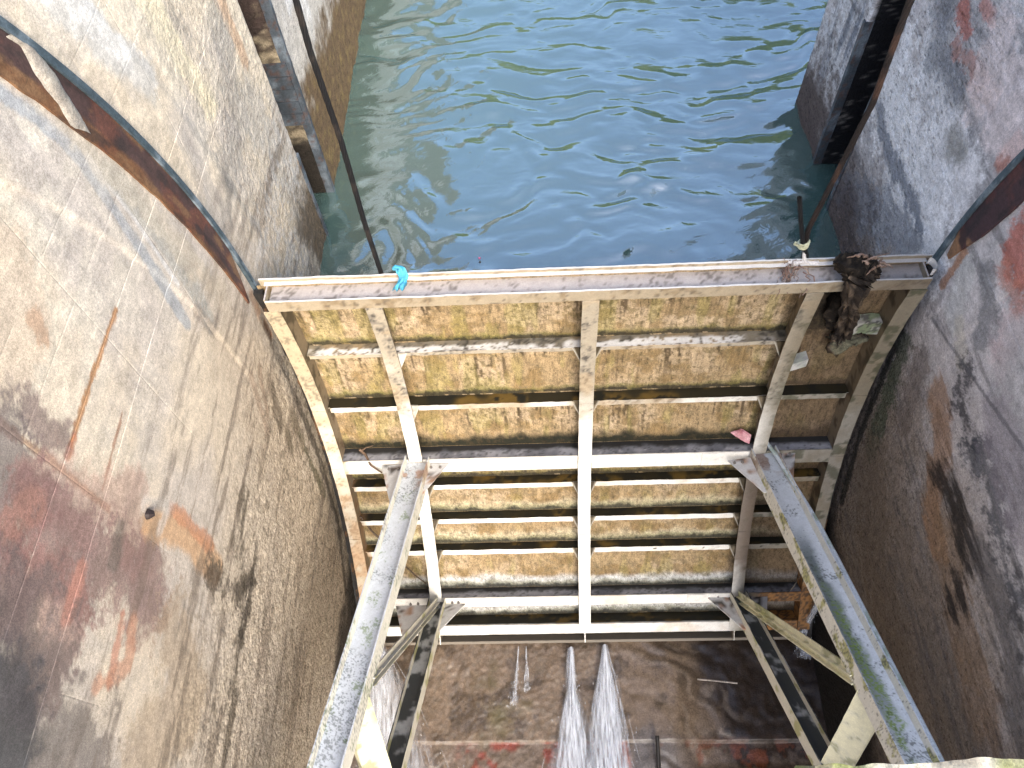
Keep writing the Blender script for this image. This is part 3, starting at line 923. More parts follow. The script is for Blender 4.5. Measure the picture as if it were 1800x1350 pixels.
def skin_color(V, N):
    th = angle_of(V); X = V[:, 0]
    P = np.stack([X, th * 0.1057, 0 * X], 1)      # metres along the plate
    n = fbm(P, 2.2, 5, 401); nm = fbm(P, 7, 4, 402); nf = fbm(P, 30, 3, 403, 0.7)
    st = fbm(P * np.array([36, 2.2, 1]), 1.0, 4, 404, 0.7)
    C = np.tile(np.array([0.38, 0.275, 0.15]), (len(V), 1))
    C = lerp(C, (0.48, 0.375, 0.25), sst(0.45, 0.75, n) * 0.7)
    C = lerp(C, (0.21, 0.135, 0.05), sst(0.5, 0.75, nm) * 0.65)
    C = lerp(C, (0.18, 0.125, 0.02), sst(0.62, 0.82, n * 0.5 + nf * 0.5) * 0.5)
    C = lerp(C, (0.56, 0.46, 0.28), sst(0.6, 0.85, nf) * 0.3)
    upper = sst(-19, -16, th)
    C = lerp(C, (0.30, 0.22, 0.13), sst(-2, 1.5, th) * 0.5)
    # distance to the row's top and bottom
    edges = np.array(ROWS)
    k = np.clip(np.searchsorted(-edges, -th), 1, len(edges) - 1)
    top, bot = edges[k - 1], edges[k]
    dt = (top - th) * 0.1057; db = (th - bot) * 0.1057
    drip = sst(0.60, 0.72, 0.8 * st + 0.2 * nf) * sst(0.3, 0.6, n) * sst(0.0, 0.10, dt + 0.1 * (nm - .5)) * sst(0.9, 0.2, dt + 0.4 * (nm - 0.5))
    C = lerp(C, (0.055, 0.035, 0.018), drip * upper * 0.85)
    C = lerp(C, (0.28, 0.25, 0.07), sst(0.6, 0.75, fbm(P * np.array([9, 1.5, 1]), 1.0, 3, 407)) * sst(0.1, 0.4, dt) * 0.4)
    C = lerp(C, (0.66, 0.60, 0.42), sst(-22, -26, th) * sst(0.17, 0.04, db + 0.10 * (nm - .5)) * 0.85)
    C = lerp(C, (0.55, 0.56, 0.55), sst(-31, -32, th) * sst(0.19, 0.1, db + 0.08 * (nm - .5)) * 0.85)
    blk = sst(0.075, 0.025, db + 0.05 * (nm - .5) + 0.04 * (nf - .5)) + sst(-11, -12, th) * sst(-18, -17, th) * sst(0.17, 0.05, db + 0.12 * (nm - .5))
    C = lerp(C, (0.018, 0.018, 0.010), blk * 0.92)
    C = lerp(C, (0.13, 0.14, 0.02), sst(0.10, 0.05, db + 0.07 * (nm - .5)) * (1 - np.clip(blk, 0, 1)) * 0.55)
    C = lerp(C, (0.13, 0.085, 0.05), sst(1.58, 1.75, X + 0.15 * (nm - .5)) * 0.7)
    C = lerp(C, (0.02, 0.017, 0.012), sst(0.26, 0.08, np.abs(X - 1.86) + 0.25 * (nm - .5)) * sst(-5.0, -2.5, th + 2 * (nm - .5)) * 0.9)
    C = lerp(C, (0.08, 0.055, 0.025), sst(0.60, 0.74, nf) * 0.4)
    C = lerp(C, (0.03, 0.024, 0.012), sst(-38.7, -39.5, th) * 0.85)
    return C


mb = MB()
xs = np.linspace(-2.475, 2.475, 360); ths = np.linspace(TH_TOP, TH_BOT, 380)
Xg, Tg = np.meshgrid(xs, ths, indexing='ij')
mb.grid(pol(Xg, Tg, RS + 0 * Xg))
mb.grid(pol(Xg[::8, ::8], Tg[::8, ::8], RS + 0.012 + 0 * Xg[::8, ::8]), flip=True)
for a, b_ in ((TH_TOP, 0), (TH_BOT, 1)):
    X2, R2 = np.meshgrid(xs[::4], np.array([RS, RS + 0.012]), indexing='ij')
    mb.grid(pol(X2, a + 0 * X2, R2), flip=bool(b_))
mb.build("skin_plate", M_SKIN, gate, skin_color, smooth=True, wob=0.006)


def steel_color(grime=1.0, seed=0, ledge=1.0, rust=0.0, wet=False):
    def f(V, N):
        th = angle_of(V)
        n = fbm(V, 3.0, 4, 501 + seed); nm = fbm(V, 9, 4, 502 + seed); nf = fbm(V, 40, 3, 503 + seed, 0.7)
        C = np.tile(np.array([0.80, 0.78, 0.71]), (len(V), 1))
        topg = sst(-17, -5, th + 10 * (n - .5)) * grime
        C = lerp(C, (0.32, 0.27, 0.19), topg * 0.9)
        C = lerp(C, (0.14, 0.125, 0.105), topg * sst(0.48, 0.75, 0.5 * nm + 0.5 * nf) * 0.75)
        C = lerp(C, (0.05, 0.045, 0.04), sst(0.70, 0.80, 0.45 * nm + 0.55 * nf) * (0.25 + 0.75 * topg) * 0.8)
        C = lerp(C, (0.50, 0.36, 0.20), sst(0.62, 0.8, n) * 0.35)
        C = lerp(C, (0.46, 0.38, 0.25), sst(-2.22, -2.27, V[:, 0]) * (0.55 + 0.4 * nm))
        C = lerp(C, (0.16, 0.13, 0.09), sst(-2.22, -2.27, V[:, 0]) * sst(0.55, 0.72, 0.4 * nm + 0.6 * nf) * 0.7)
        # right bay: real dirt, plus its shade painted in as darker colour
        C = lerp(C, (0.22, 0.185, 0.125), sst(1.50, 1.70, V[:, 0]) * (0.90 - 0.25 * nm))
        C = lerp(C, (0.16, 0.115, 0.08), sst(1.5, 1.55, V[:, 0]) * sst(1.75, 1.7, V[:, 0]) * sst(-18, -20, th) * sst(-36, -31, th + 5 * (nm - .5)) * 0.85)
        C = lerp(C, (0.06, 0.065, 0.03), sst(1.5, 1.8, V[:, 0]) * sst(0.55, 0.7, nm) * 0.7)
        # web sides are a darker, mottled brown
        side = np.abs(N[:, 0]) > 0.8
        C[side] = lerp(C[side], (0.17, 0.125, 0.075), 0.75 + 0 * n[side])
        C[side] = lerp(C[side], (0.05, 0.04, 0.025), sst(0.5, 0.7, nm[side]) * 0.7)
        # upward ledges hold silt and slime
        led = (N[:, 2] > 0.55) & (np.hypot(V[:, 1] - TY, V[:, 2] - TZ) > RF + 0.015)
        lc = np.tile(np.array([0.022, 0.018, 0.008]), (len(V), 1))
        lc = lerp(lc, (0.13, 0.08, 0.018), sst(0.55, 0.8, n))
        lc = lerp(lc, (0.012, 0.012, 0.008), sst(0.5, 0.7, nm))
        C[led] = C[led] * (1 - ledge) + lc[led] * ledge
        if wet:
            Rw = np.hypot(V[:, 1] - TY, V[:, 2] - TZ)
            C = lerp(C, (0.66, 0.66, 0.65), led * sst(RS - 0.035, RS - 0.06, Rw + 0.05 * (nm - .5)) * sst(0.25, 0.5, n) * sst(0.72, 0.62, nf) * 0.9)
        # orange rust at the lower right corner
        ru = sst(1.7, 1.95, V[:, 0]) * sst(-33, -35.3, th)
        ru = np.maximum(ru, rust * sst(0.45, 0.6, nm))
        rc = lerp(np.tile(np.array([0.34, 0.15, 0.035]), (len(V), 1)), (0.08, 0.035, 0.012), sst(0.4, 0.65, nf))
        C = C * (1 - 0.9 * ru[:, None]) + rc * 0.9 * ru[:, None]
        lf = sst(-2.2, -2.3, V[:, 0]) * sst(-14, -34, th + 8 * (n - .5))
        C = lerp(C, (0.52, 0.31, 0.17), lf * sst(0.35, 0.65, nm) * 0.7)
        return C
    return f


def grey_web(V, N):
    """wet grey tops of the two deep girders"""
    n = fbm(V, 3.5, 4, 601); nm = fbm(V, 9, 4, 602); nf = fbm(V, 40, 3, 603)
    C = np.tile(np.array([0.30, 0.305, 0.33]), (len(V), 1))
    C = lerp(C, (0.12, 0.125, 0.145), sst(0.45, 0.7, n) * 0.8)
    R = np.hypot(V[:, 1] - TY, V[:, 2] - TZ)
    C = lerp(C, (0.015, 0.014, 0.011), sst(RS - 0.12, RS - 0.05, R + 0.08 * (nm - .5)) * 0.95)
    C = lerp(C, (0.45, 0.45, 0.46), sst(0.6, 0.75, nm) * sst(RS - 0.06, RS - 0.12, R) * 0.6)
    C = lerp(C, (0.03, 0.03, 0.03), sst(0.68, 0.78, nf) * 0.6)
    return C


def arc_box(mb, x0, x1, t0, t1, r0, r1, n):
    mb.box(lambda a, b, c: pol(x0 + (x1 - x0) * a, t0 + (t1 - t0) * b, r0 + (r1 - r0) * c), n)


# vertical curved beams: flange plus web
for i, bx in enumerate(BX):
    mb = MB()
    tb = TH_BOT + 1.9
    segs = [(2.75, -10.3), (-10.35, -18.1), (-18.15, -27.6), (-27.65, tb)]
    for (a, b_) in segs:
        off = (rng.rand() - .5) * 0.006
        nseg = int((a - b_) * 0.1 / 0.018)
        arc_box(mb, bx - HW + off, bx + HW + off, a, b_, RF - 0.013, RF - 0.001, (8, nseg, 1))
    wx = bx if 0 < i < 4 else (bx + 0.045 * (1 if i == 0 else -1))
    arc_box(mb, wx - 0.006, wx + 0.006, 3.0, TH_BOT + 0.6, RF - 0.001, RS - 0.003, (1, 220, 9))
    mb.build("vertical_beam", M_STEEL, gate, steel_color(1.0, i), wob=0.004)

# deep horizontal girders (flange in pieces with cover plates)
for gi, (gt, gh) in enumerate(GIR):
    g = None
    mb = MB()
    cuts = [-2.29, -1.66, -1.52, -0.06, 0.075, 1.555, 1.69, 2.29]
    for j in range(7):
        if j % 2 == 0:
            arc_box(mb, cuts[j], cuts[j + 1], gt + 0.10, gt - gh + 0.06 * j % 0.1, RF - 0.009, RF + 0.003, (int((cuts[j + 1] - cuts[j]) / 0.02), 8, 1))
    for a, b_ in ((-1.18, -1.06), (1.10, 1.30)):
        arc_box(mb, a, b_, gt + 0.06, gt - gh + 0.08, RF - 0.017, RF - 0.0095, (6, 6, 1))
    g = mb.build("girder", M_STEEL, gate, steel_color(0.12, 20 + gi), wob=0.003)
    mb = MB()
    arc_box(mb, -2.30, 2.30, gt, gt - 0.12, RF + 0.004, RS - 0.004, (230, 1, 12))
    mb.build("girder_web", M_STEEL, g, grey_web, wob=0.003)

# shallow ribs, one in each bay, with haunch brackets in the two middle bays
for ri, rt in enumerate(RIB):
    for bay in range(4):
        x0, x1 = BX[bay], BX[bay + 1]
        x0 += (0.055 if bay == 0 else 0.008); x1 -= (0.055 if bay == 3 else 0.008)
        if bay in (1, 2):
            e0, e1 = x0 + 0.10, x1 - 0.10
        else:
            e0, e1 = x0 + 0.02, x1 - 0.02
        if bay == 3 and ri == 0:
            continue
        mb = MB()
        dep = 0.108 + 0.006 * rng.rand()
        n = int((x1 - x0) / 0.02)
        ww = 0.010 * np.sin(np.linspace(0, 3.1, 2))
        arc_box(mb, x0, x1, rt, rt - 0.08, RS - dep, RS - 0.004, (n, 1, 7))
        lip_h = 0.56 if ri else 0.35
        up = 0.02 if ri else 0.06
        arc_box(mb, e0, e1, rt + up, rt - lip_h, RS - dep - 0.009, RS - dep + 0.001, (n, 4, 1))
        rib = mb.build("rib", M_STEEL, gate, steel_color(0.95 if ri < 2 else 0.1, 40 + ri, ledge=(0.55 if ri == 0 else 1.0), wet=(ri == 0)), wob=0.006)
        if bay in (1, 2):
            for xe, sg in ((x0, 1), (x1, -1)):
                m2 = MB()

                def f(a, b, c, xe=xe, sg=sg, dep=dep, rt=rt):
                    # a runs from the web to the lip end along the top, b from the top edge down to the flange corner
                    xx = xe + sg * 0.115 * a * (1 - b)
                    rr = (RS - dep - 0.010) * (1 - b) + (RF + 0.012) * b
                    return pol(xx, rt + 0.06 - 2.5 * b, rr - 0.008 * c)
                m2.box(f, (5, 10, 1))
                white = (bay == 1 and sg > 0 and ri < 2)

                def bcol(V, N, xe=xe, rt=rt, white=white):
                    nm = fbm(V, 12, 3, 640)
                    C = np.tile(np.array([0.62, 0.60, 0.55] if white else [0.060, 0.045, 0.024]), (len(V), 1))
                    C = lerp(C, (0.24, 0.19, 0.12), sst(0.5, 0.75, nm) * 0.6)
                    q = np.abs(V[:, 0] - xe) / 0.115 + np.clip((rt + 0.06 - angle_of(V)) / 2.5, 0, 1)
                    return lerp(C, (0.55, 0.51, 0.42), (q > 0.93) * 0.8)
                m2.build("bracket", M_STEEL, rib, bcol)

# bottom beam
mb = MB()
arc_box(mb, -2.28, 2.28, -39.2, -39.3, RF + 0.003, RS - 0.004, (200, 1, 9))
arc_box(mb, -2.28, 2.28, -39.2, -40.35, RF - 0.008, RF + 0.003, (200, 6, 1))
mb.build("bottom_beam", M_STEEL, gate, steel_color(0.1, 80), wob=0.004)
mb = MB()
arc_box(mb, -2.42, 2.42, -41.75, -42.15, RS - 0.10, RS - 0.003, (120, 1, 5))
arc_box(mb, -2.42, 2.42, -41.75, -42.0, RS - 0.112, RS - 0.102, (120, 2, 1))
mb.build("bottom_lip", M_STEEL, gate, (0.22, 0.19, 0.15))


# channel trough along the top edge
def trough_color(V, N):
    n = fbm(V, 4, 4, 701); nm = fbm(V, 11, 4, 702); nf = fbm(V, 45, 3, 703)
    C = np.tile(np.array([0.34, 0.285, 0.20]), (len(V), 1))
    C = lerp(C, (0.22, 0.16, 0.09), sst(0.5, 0.75, nm) * 0.7)
    C = lerp(C, (0.40, 0.37, 0.36), (N[:, 2] > 0.6) * 0.9)
    C = lerp(C, (0.09, 0.075, 0.06), sst(0.64, 0.78, 0.4 * nm + .6 * nf) * 0.7)
    edge = (N[:, 2] > 0.6) & ((np.hypot(V[:, 1] - TY, V[:, 2] - TZ) < RF + 0.02) | (V[:, 2] > TZ + 0.40))
    C[edge] = lerp(C[edge], (0.66, 0.64, 0.60), 0.8 + 0 * n[edge])
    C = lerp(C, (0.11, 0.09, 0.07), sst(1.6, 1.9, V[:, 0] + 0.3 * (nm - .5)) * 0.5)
    return C


def tbox(mb, x0, x1, y0, y1, z0, z1, n):
    mb.box(lambda a, b, c: np.stack([x0 + (x1 - x0) * a, y0 + (y1 - y0) * b, z0 + (z1 - z0) * c], -1), n)


mb = MB()
yf = TY + RF - 0.012; yb = TY + RS + 0.004
tbox(mb, -2.37, 2.40, yf, yf + 0.014, TZ + 0.285, TZ + 0.395, (240, 1, 5))       # front flange
tbox(mb, -2.36, 2.39, yf + 0.015, yb - 0.012, TZ + 0.335, TZ + 0.345, (240, 8, 1))  # floor
tbox(mb, -2.44, 2.44, yb - 0.011, yb + 0.003, TZ + 0.20, TZ + 0.430, (240, 1, 8))      # back flange
tbox(mb, -2.40, 2.40, yb - 0.045, yb - 0.012, TZ + 0.395, TZ + 0.403, (240, 2, 1))     # stiffener line
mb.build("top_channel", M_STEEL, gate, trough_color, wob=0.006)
for sx in (-1, 1):
    mb = MB()
    tbox(mb, sx * 2.375 - 0.006, sx * 2.375 + 0.006, yf + 0.02, yb - 0.014, TZ + 0.346, TZ + 0.40, (1, 8, 4))
    mb.build("end_plate", M_STEEL, gate, trough_color)

# dark rubber side seals
for sx, xw in ((-1, XW_L), (1, XW_R)):
    mb = MB()
    xa = sx * 2.43; xb = xw - sx * 0.030
    arc_box(mb, min(xa, xb), max(xa, xb), 3.2, TH_BOT, RS - 0.055, RS - 0.012, (4, 240, 3))
    mb.build("side_seal", M_RUST, gate, lambda V, N: lerp(np.tile(np.array([0.018, 0.016, 0.015]), (len(V), 1)), (0.14, 0.07, 0.03), sst(0.62, 0.8, fbm(V, 8, 4, 90)) * 0.8), wob=0.015)

# ---- arms -----------------------------------------------------------------


def strut_color(kind):
    def f(V, N):
        n = fbm(V, 2.5, 4, 801); nm = fbm(V, 8, 4, 802); nf = fbm(V, 75, 3, 803, 0.8)
        C = np.tile(np.array([0.50, 0.53, 0.56]), (len(V), 1))  # web tinted blue-grey: skylight on white paint put into the colour
        flat = N[:, 2] > 0.5
        C[~flat] = lerp(C[~flat], (0.76, 0.73, 0.60), 0.8 + 0 * n[~flat])
        C = lerp(C, (0.05, 0.06, 0.055), sst(0.56, 0.68, 0.75 * nf + 0.25 * n) * sst(0.42, 0.66, n) * 0.6)
        y = V[:, 1]
        C = lerp(C, (0.13, 0.19, 0.05), sst(0.66, 0.76, 0.6 * nm + 0.4 * nf) * 0.6)
        C = lerp(C, (0.36, 0.20, 0.12), sst(2.75, 3.0, y) * sst(0.5, 0.68, nm) * 0.75)
        return C
    return f


def moss_strut_color(p0, p1, up):
    _, _, d, s, u = span(p0, p1, up)

    def f(V, N):
        n = fbm(V, 2.5, 4, 811); nm = fbm(V, 8, 4, 812); nf = fbm(V, 70, 3, 813, 0.8)
        C = np.tile(np.array([0.50, 0.53, 0.56]), (len(V), 1))  # right arm web: the same skylight blue painted into the base colour
        q = V - np.asarray(p0); l = q @ d; w = q @ s
        flat = N[:, 2] > 0.5
        C[~flat] = lerp(C[~flat], (0.70, 0.665, 0.56), 0.8 + 0 * n[~flat])
        C[~flat] = lerp(C[~flat], (0.33, 0.32, 0.08), sst(0.66, 0.78, nm[~flat]) * 0.8)
        C = lerp(C, (0.045, 0.065, 0.06), flat * sst(0.75, 1.2, l) * sst(0.12, 0.04, np.abs(w - 0.055) + 0.06 * (nm - .5)) * sst(3.1, 2.0, l) * 0.8)
        C = lerp(C, (0.15, 0.22, 0.035), flat * sst(1.1, 1.9, l + 0.6 * (n - .5)) * sst(0.07, 0.01, np.abs(w - 0.02) + 0.10 * (nm - .5)) * sst(0.30, 0.62, nf + 0.25 * (nm - .5)) * 0.9)
        C = lerp(C, (0.05, 0.055, 0.05), sst(0.64, 0.74, 0.4 * nm + 0.6 * nf) * 0.7)
        C = lerp(C, (0.22, 0.14, 0.10), sst(0.35, 0.1, l) * sst(0.42, 0.6, nm) * 0.8)
        return C
    return f


def low_strut_color(dark):
    def f(V, N):
        n = fbm(V, 3.2, 4, 821); nm = fbm(V, 8, 4, 822); nf = fbm(V, 40, 3, 823, 0.7)
        C = np.tile(np.array([0.36, 0.37, 0.37]), (len(V), 1))
        flat = N[:, 2] > 0.45
        C = lerp(C, (0.022, 0.026, 0.028), flat * sst(0.62 - dark, 0.75 - dark, 0.6 * n + 0.4 * nm) * 0.93)
        C[~flat] = lerp(C[~flat], (0.72, 0.68, 0.55), 0.9 + 0 * n[~flat])
        C[~flat] = lerp(C[~flat], (0.32, 0.31, 0.07), sst(0.62, 0.75, nm[~flat]) * 0.7)
        return C
    return f


def tie_color(V, N):
    n = fbm(V, 3, 4, 831); nm = fbm(V, 9, 4, 832); nf = fbm(V, 40, 3, 833, .7)
    C = np.tile(np.array([0.70, 0.665, 0.47]), (len(V), 1))
    C = lerp(C, (0.42, 0.44, 0.14), sst(0.55, 0.75, n) * 0.6)
    C = lerp(C, (0.22, 0.22, 0.05), sst(0.66, 0.78, nm) * 0.7)
    C = lerp(C, (0.42, 0.42, 0.42), sst(0.5, 0.7, nm) * 0.25)
    return C


def hsection(mb, p0, p1, up, w, h, n, tw=0.011, drop=0.0):
    """web across, two flanges standing up and down at its edges"""
    beam_box(mb, p0, p1, up, -w / 2 + tw, w / 2 - tw, -tw / 2, tw / 2, (n, 26, 1))
    beam_box(mb, p0, p1, up, -w / 2, -w / 2 + tw - 0.0005, -h + drop, h, (n, 1, 8))
    beam_box(mb, p0, p1, up, w / 2 - tw + 0.0005, w / 2, -h + drop, h, (n, 1, 8))


def hsection_obj(name, p0, p1, up, w, h, color, parent, n=160):
    mb = MB(); hsection(mb, p0, p1, up, w, h, n)
    return mb.build(name, M_STEEL, parent, color, wob=0.003)


def P_(x, th, r):
    t = math.radians(th)
    return np.array([x, TY + r * math.cos(t), TZ + r * math.sin(t)])


G1 = GIR[0][0]; G2 = GIR[1][0] - 0.3
UP0 = {-1: P_(BX[1] + 0.02, G1 - 0.15, RF - 0.02), 1: P_(BX[3] + 0.03, G1 - 0.15, RF - 0.02)}
UP1 = {-1: np.array([-2.208, TY, TZ]), 1: np.array([2.36, TY, TZ])}
LO0 = {-1: P_(BX[1] + 0.015, G2, RF - 0.02), 1: P_(BX[3] + 0.01, G2, RF - 0.02)}
LO1 = {-1: np.array([-1.90, TY, TZ - 0.1]), 1: np.array([2.208, TY, TZ - 0.1])}


def perp_up(p0, p1):
    d = p1 - p0; d /= np.linalg.norm(d)
    s = np.array([1.0, 0, 0]) - d * d[0]
    return np.cross(d, s)


def end_plate(parent, corner_px, rad, color, thick=0.012):
    """trapezoid gusset lying in the plane of the arm's web"""
    pts = [on_plane(p, rad) for p in corner_px]
    A, Bq, Cq, D = pts
    nrm = rad[1]
    mb = MB()

    def f(a, b, c):
        top = A + a[..., None] * (Bq - A); bot = D + a[..., None] * (Cq - D)
        return top + b[..., None] * (bot - top) + (c[..., None] - 0.5) * thick * nrm
    mb.box(f, (14, 10, 1))
    return mb.build("gusset_plate", M_STEEL, parent, color, wob=0.002)


def on_plane(px, pl):
    v = ray(px)
    t = ((pl[0] - CAM) @ pl[1]) / (v @ pl[1])
    return CAM + t * v


def gusset_color(V, N):
    n = fbm(V, 4, 4, 841); nm = fbm(V, 14, 4, 842); nf = fbm(V, 45, 3, 843)
    C = np.tile(np.array([0.58, 0.575, 0.56]), (len(V), 1))
    C = lerp(C, (0.36, 0.17, 0.07), sst(0.66, 0.8, nm) * 0.8)
    C = lerp(C, (0.03, 0.028, 0.026), sst(0.60, 0.68, 0.5 * nm + 0.5 * nf) * sst(0.30, 0.05, np.linalg.norm(V - GUS_C[0], axis=1) * 0 + (GUS_C[1] - V[:, 1])) * 0.95)
    return C


GUS_C = [np.zeros(3), 0.0]


def bolts(parent, pts, nrm):
    for p in pts:
        p = np.asarray(p)
        mb = MB()
        mb.tube([p - nrm * 0.004, p + nrm * 0.016, p + nrm * 0.0165, p + nrm * 0.028], [0.014, 0.014, 0.008, 0.008], 6)
        mb.build("bolt", M_STEEL, parent, (0.20, 0.18, 0.16))


for sg in (-1, 1):
    u = perp_up(UP0[sg], UP1[sg])
    col = strut_color(0) if sg < 0 else moss_strut_color(UP0[sg], UP1[sg], u)
    arm = hsection_obj("upper_arm", UP0[sg], UP1[sg], u, 0.235, 0.095, col, gate, 900)
    pl = (UP0[sg] - u * 0.013, u)
    GUS_C[1] = UP0[sg][1]
    if sg < 0:
        end_plate(arm, [(671, 819), (789, 815), (733, 880), (685, 884)], pl, gusset_color)
        bpx = [(684, 826), (700, 826), (758, 823), (774, 823)]
    else:
        end_plate(arm, [(1279, 810), (1398, 795), (1393, 862), (1343, 866)], pl, gusset_color)
        bpx = [(1291, 815), (1305, 814), (1372, 801), (1388, 799)]
    bolts(arm, [on_plane(p, pl) for p in bpx], u)
    ul = perp_up(LO0[sg], LO1[sg])
    arm2 = hsection_obj("lower_arm", LO0[sg], LO1[sg], ul, 0.175, 0.075, low_strut_color(0.22 if sg < 0 else 0.40), gate, 260)
    pl = (LO0[sg] - ul * 0.013, ul)
    GUS_C[1] = LO0[sg][1]
    if sg < 0:
        end_plate(arm2, [(696, 1066), (818, 1062), (770, 1112), (706, 1116)], pl, gusset_color)
        bpx = [(722, 1064), (735, 1063), (795, 1061), (806, 1061)]
    else:
        end_plate(arm2, [(1243, 1050), (1349, 1045), (1347, 1112), (1306, 1106)], pl, gusset_color)
        bpx = [(1262, 1050), (1276, 1049), (1325, 1047), (1336, 1046)]
    bolts(arm2, [on_plane(p, pl) for p in bpx], ul)
    # diagonal brace from the lower girder up to the upper arm, then the tie back down
    s1 = 0.365 if sg < 0 else 0.37
    q = UP0[sg] + (UP1[sg] - UP0[sg]) * s1
    e0 = LO0[sg] + np.array([0.0, -0.01, 0.06]); e1 = q + np.array([-sg * 0.10, 0.0, -0.05])
    mb = MB()
    upb = np.array([-sg * 0.35, -0.5, 0.8])
    beam_box(mb, e0, e1, upb, -0.055, 0.055, -0.005, 0.005, (90, 8, 1))
    beam_box(mb, e0, e1, upb, -0.065 if sg < 0 else 0.0555, -0.0555 if sg < 0 else 0.065, -0.07, 0.035, (90, 1, 6))
    beam_box(mb, e0, e1, upb, -0.004, 0.004, 0.0055, 0.035, (90, 1, 3))
    mb.build("diagonal_brace", M_STEEL, gate, low_strut_color(-0.25) if sg < 0 else tie_color, wob=0.003)
    s2 = 0.42
    q2 = UP0[sg] + (UP1[sg] - UP0[sg]) * (0.40 if sg < 0 else 0.40) + np.array([-sg * 0.05, 0, -0.06])
    l2 = LO0[sg] + (LO1[sg] - LO0[sg]) * (0.40 if sg < 0 else 0.37) + np.array([0, 0, 0.06])
    mb = MB()
    upt = np.array([-sg * 0.6, -0.45, 0.65])
    beam_box(mb, q2, l2, upt, -0.10, 0.10, -0.006, 0.006, (70, 12, 1))
    beam_box(mb, q2, l2, upt, -0.106, -0.1005, -0.08, 0.012, (70, 1, 4))
    beam_box(mb, q2, l2, upt, 0.1005, 0.106, -0.08, 0.012, (70, 1, 4))
    mb.build("arm_tie", M_STEEL, gate, tie_color, wob=0.003)

# small pale blocks in the right bay
pale = lambda V, N: lerp(lerp(np.tile(np.array([0.48, 0.46, 0.40]), (len(V), 1)), (0.22, 0.26, 0.15), sst(0.4, 0.65, fbm(V, 12, 4, 871))), (0.06, 0.055, 0.05), sst(0.62, 0.75, fbm(V, 30, 3, 872)) * 0.8)
mb = MB()
mb.box(lambda a, b, c_: pol(1.69 + 0.12 * a, -6.3 - 0.9 * b + 0.6 * a, RF + 0.012 + 0.09 * c_), (8, 8, 6))
mb.build("stop_block", M_STEEL, gate, lambda V, N: lerp(pale(V, N), (0.62, 0.62, 0.60), 0.5 + 0 * V[:, 0]), wob=0.008)
p0 = on_r((1524, 574), RS - 0.10)
th_p = math.degrees(math.atan2(p0[2] - TZ, p0[1] - TY))
mb = MB()
mb.box(lambda a, b, c_: pol(p0[0] - 0.10 + 0.20 * a, th_p + 0.55 - 1.4 * b, RS - 0.112 + 0.10 * c_), (14, 10, 6))
mb.build("guide_block", M_STEEL, gate, pale, wob=0.012)
# bent white end hook at the right end of the top channel
mb = MB()
aa = np.linspace(-0.4, 4.2, 26)
he = np.array([2.415, yb - 0.09, TZ + 0.40])
ring = he + np.stack([0.030 * np.sin(aa), -0.055 * np.cos(aa), 0 * aa], 1)
w_ = np.linspace(-0.03, 0.03, 4)
Pn = ring[:, None] + np.stack([0 * w_, 0 * w_, w_], 1)[None]
mb.grid(Pn); mb.grid(Pn * 1.0 + np.array([0.0045, 0.0045, 0.0]), flip=True)
mb.build("end_hook", M_STEEL, gate, (0.62, 0.60, 0.57), wob=0.004)

# ------------------------------------------------------------------ hose along the right arm
_, _, d_, s_, u_ = span(UP0[1], UP1[1], perp_up(UP0[1], UP1[1]))
if s_[0] < 0:
    s_ = -s_
hp = []
L_ = np.linalg.norm(UP1[1] - UP0[1])
for t, so, uo in [(-0.10, 0.03, 0.10), (-0.02, 0.06, 0.08), (0.1, 0.09, 0.06), (0.35, 0.108, 0.055), (0.6, 0.128, 0.06), (0.9, 0.152, 0.05), (1.2, 0.158, 0.045), (1.8, 0.152, 0.05), (2.5, 0.145, 0.05), (3.4, 0.14, 0.05), (5.0, 0.14, 0.05)]:
    hp.append(UP0[1] + d_ * t + s_ * so + u_ * uo)
hp = np.array(hp)
tt = np.linspace(0, len(hp) - 1, 160)
hp = np.stack([np.interp(tt, np.arange(len(hp)), hp[:, j]) for j in range(3)], 1)
mb = MB(); mb.tube(hp, 0.019, 10)
o = mb.build("plastic_hose", M_PLASTIC, None, lambda V, N: lerp(np.tile(np.array([0.50, 0.55, 0.58]), (len(V), 1)), (0.30, 0.36, 0.30), sst(0.55, 0.8, fbm(V, 8, 3, 95))), smooth=True, origin=hp[0])
tag(o, "pale blue-white hose lying along the right upper gate arm", "hose")
# loose wire hanging from the right arm
wpx = [(1414, 930), (1418, 960), (1417, 985), (1408, 1010), (1396, 1030), (1390, 1038)]
wp = np.array([on_plane(p, (UP0[1] - u_ * (0.02 + 0.1 * k), u_)) for k, p in enumerate(wpx)])
mb = MB(); mb.tube(wp, 0.0035, 5)
o = mb.build("loose_wire", M_ROPE, None, (0.16, 0.14, 0.11), origin=wp[0])
tag(o, "thin grey wire dangling from the right upper gate arm", "wire")


# ------------------------------------------------------------------ hoist ropes
def rope(mb, pts, rad, lay=0.09, strands=6):
    pts = np.asarray(pts, float)
    seg = np.linalg.norm(np.diff(pts, axis=0), axis=1); s = np.concatenate([[0], np.cumsum(seg)])
    n = int(s[-1] / 0.012); ss = np.linspace(0, s[-1], n)
    C = np.stack([np.interp(ss, s, pts[:, j]) for j in range(3)], 1)
    T = np.gradient(C, axis=0); T /= np.linalg.norm(T, axis=1)[:, None]
    U = np.cross(T, [0.0, 1.0, 0.13]); U /= np.linalg.norm(U, axis=1)[:, None]; W = np.cross(T, U)
    for k in range(strands):
        a = 2 * np.pi * (k / strands + ss / lay / strands * 1.0)
        mb.tube(C + rad * 0.62 * (np.cos(a)[:, None] * U + np.sin(a)[:, None] * W), rad * 0.42, 5, caps=False)


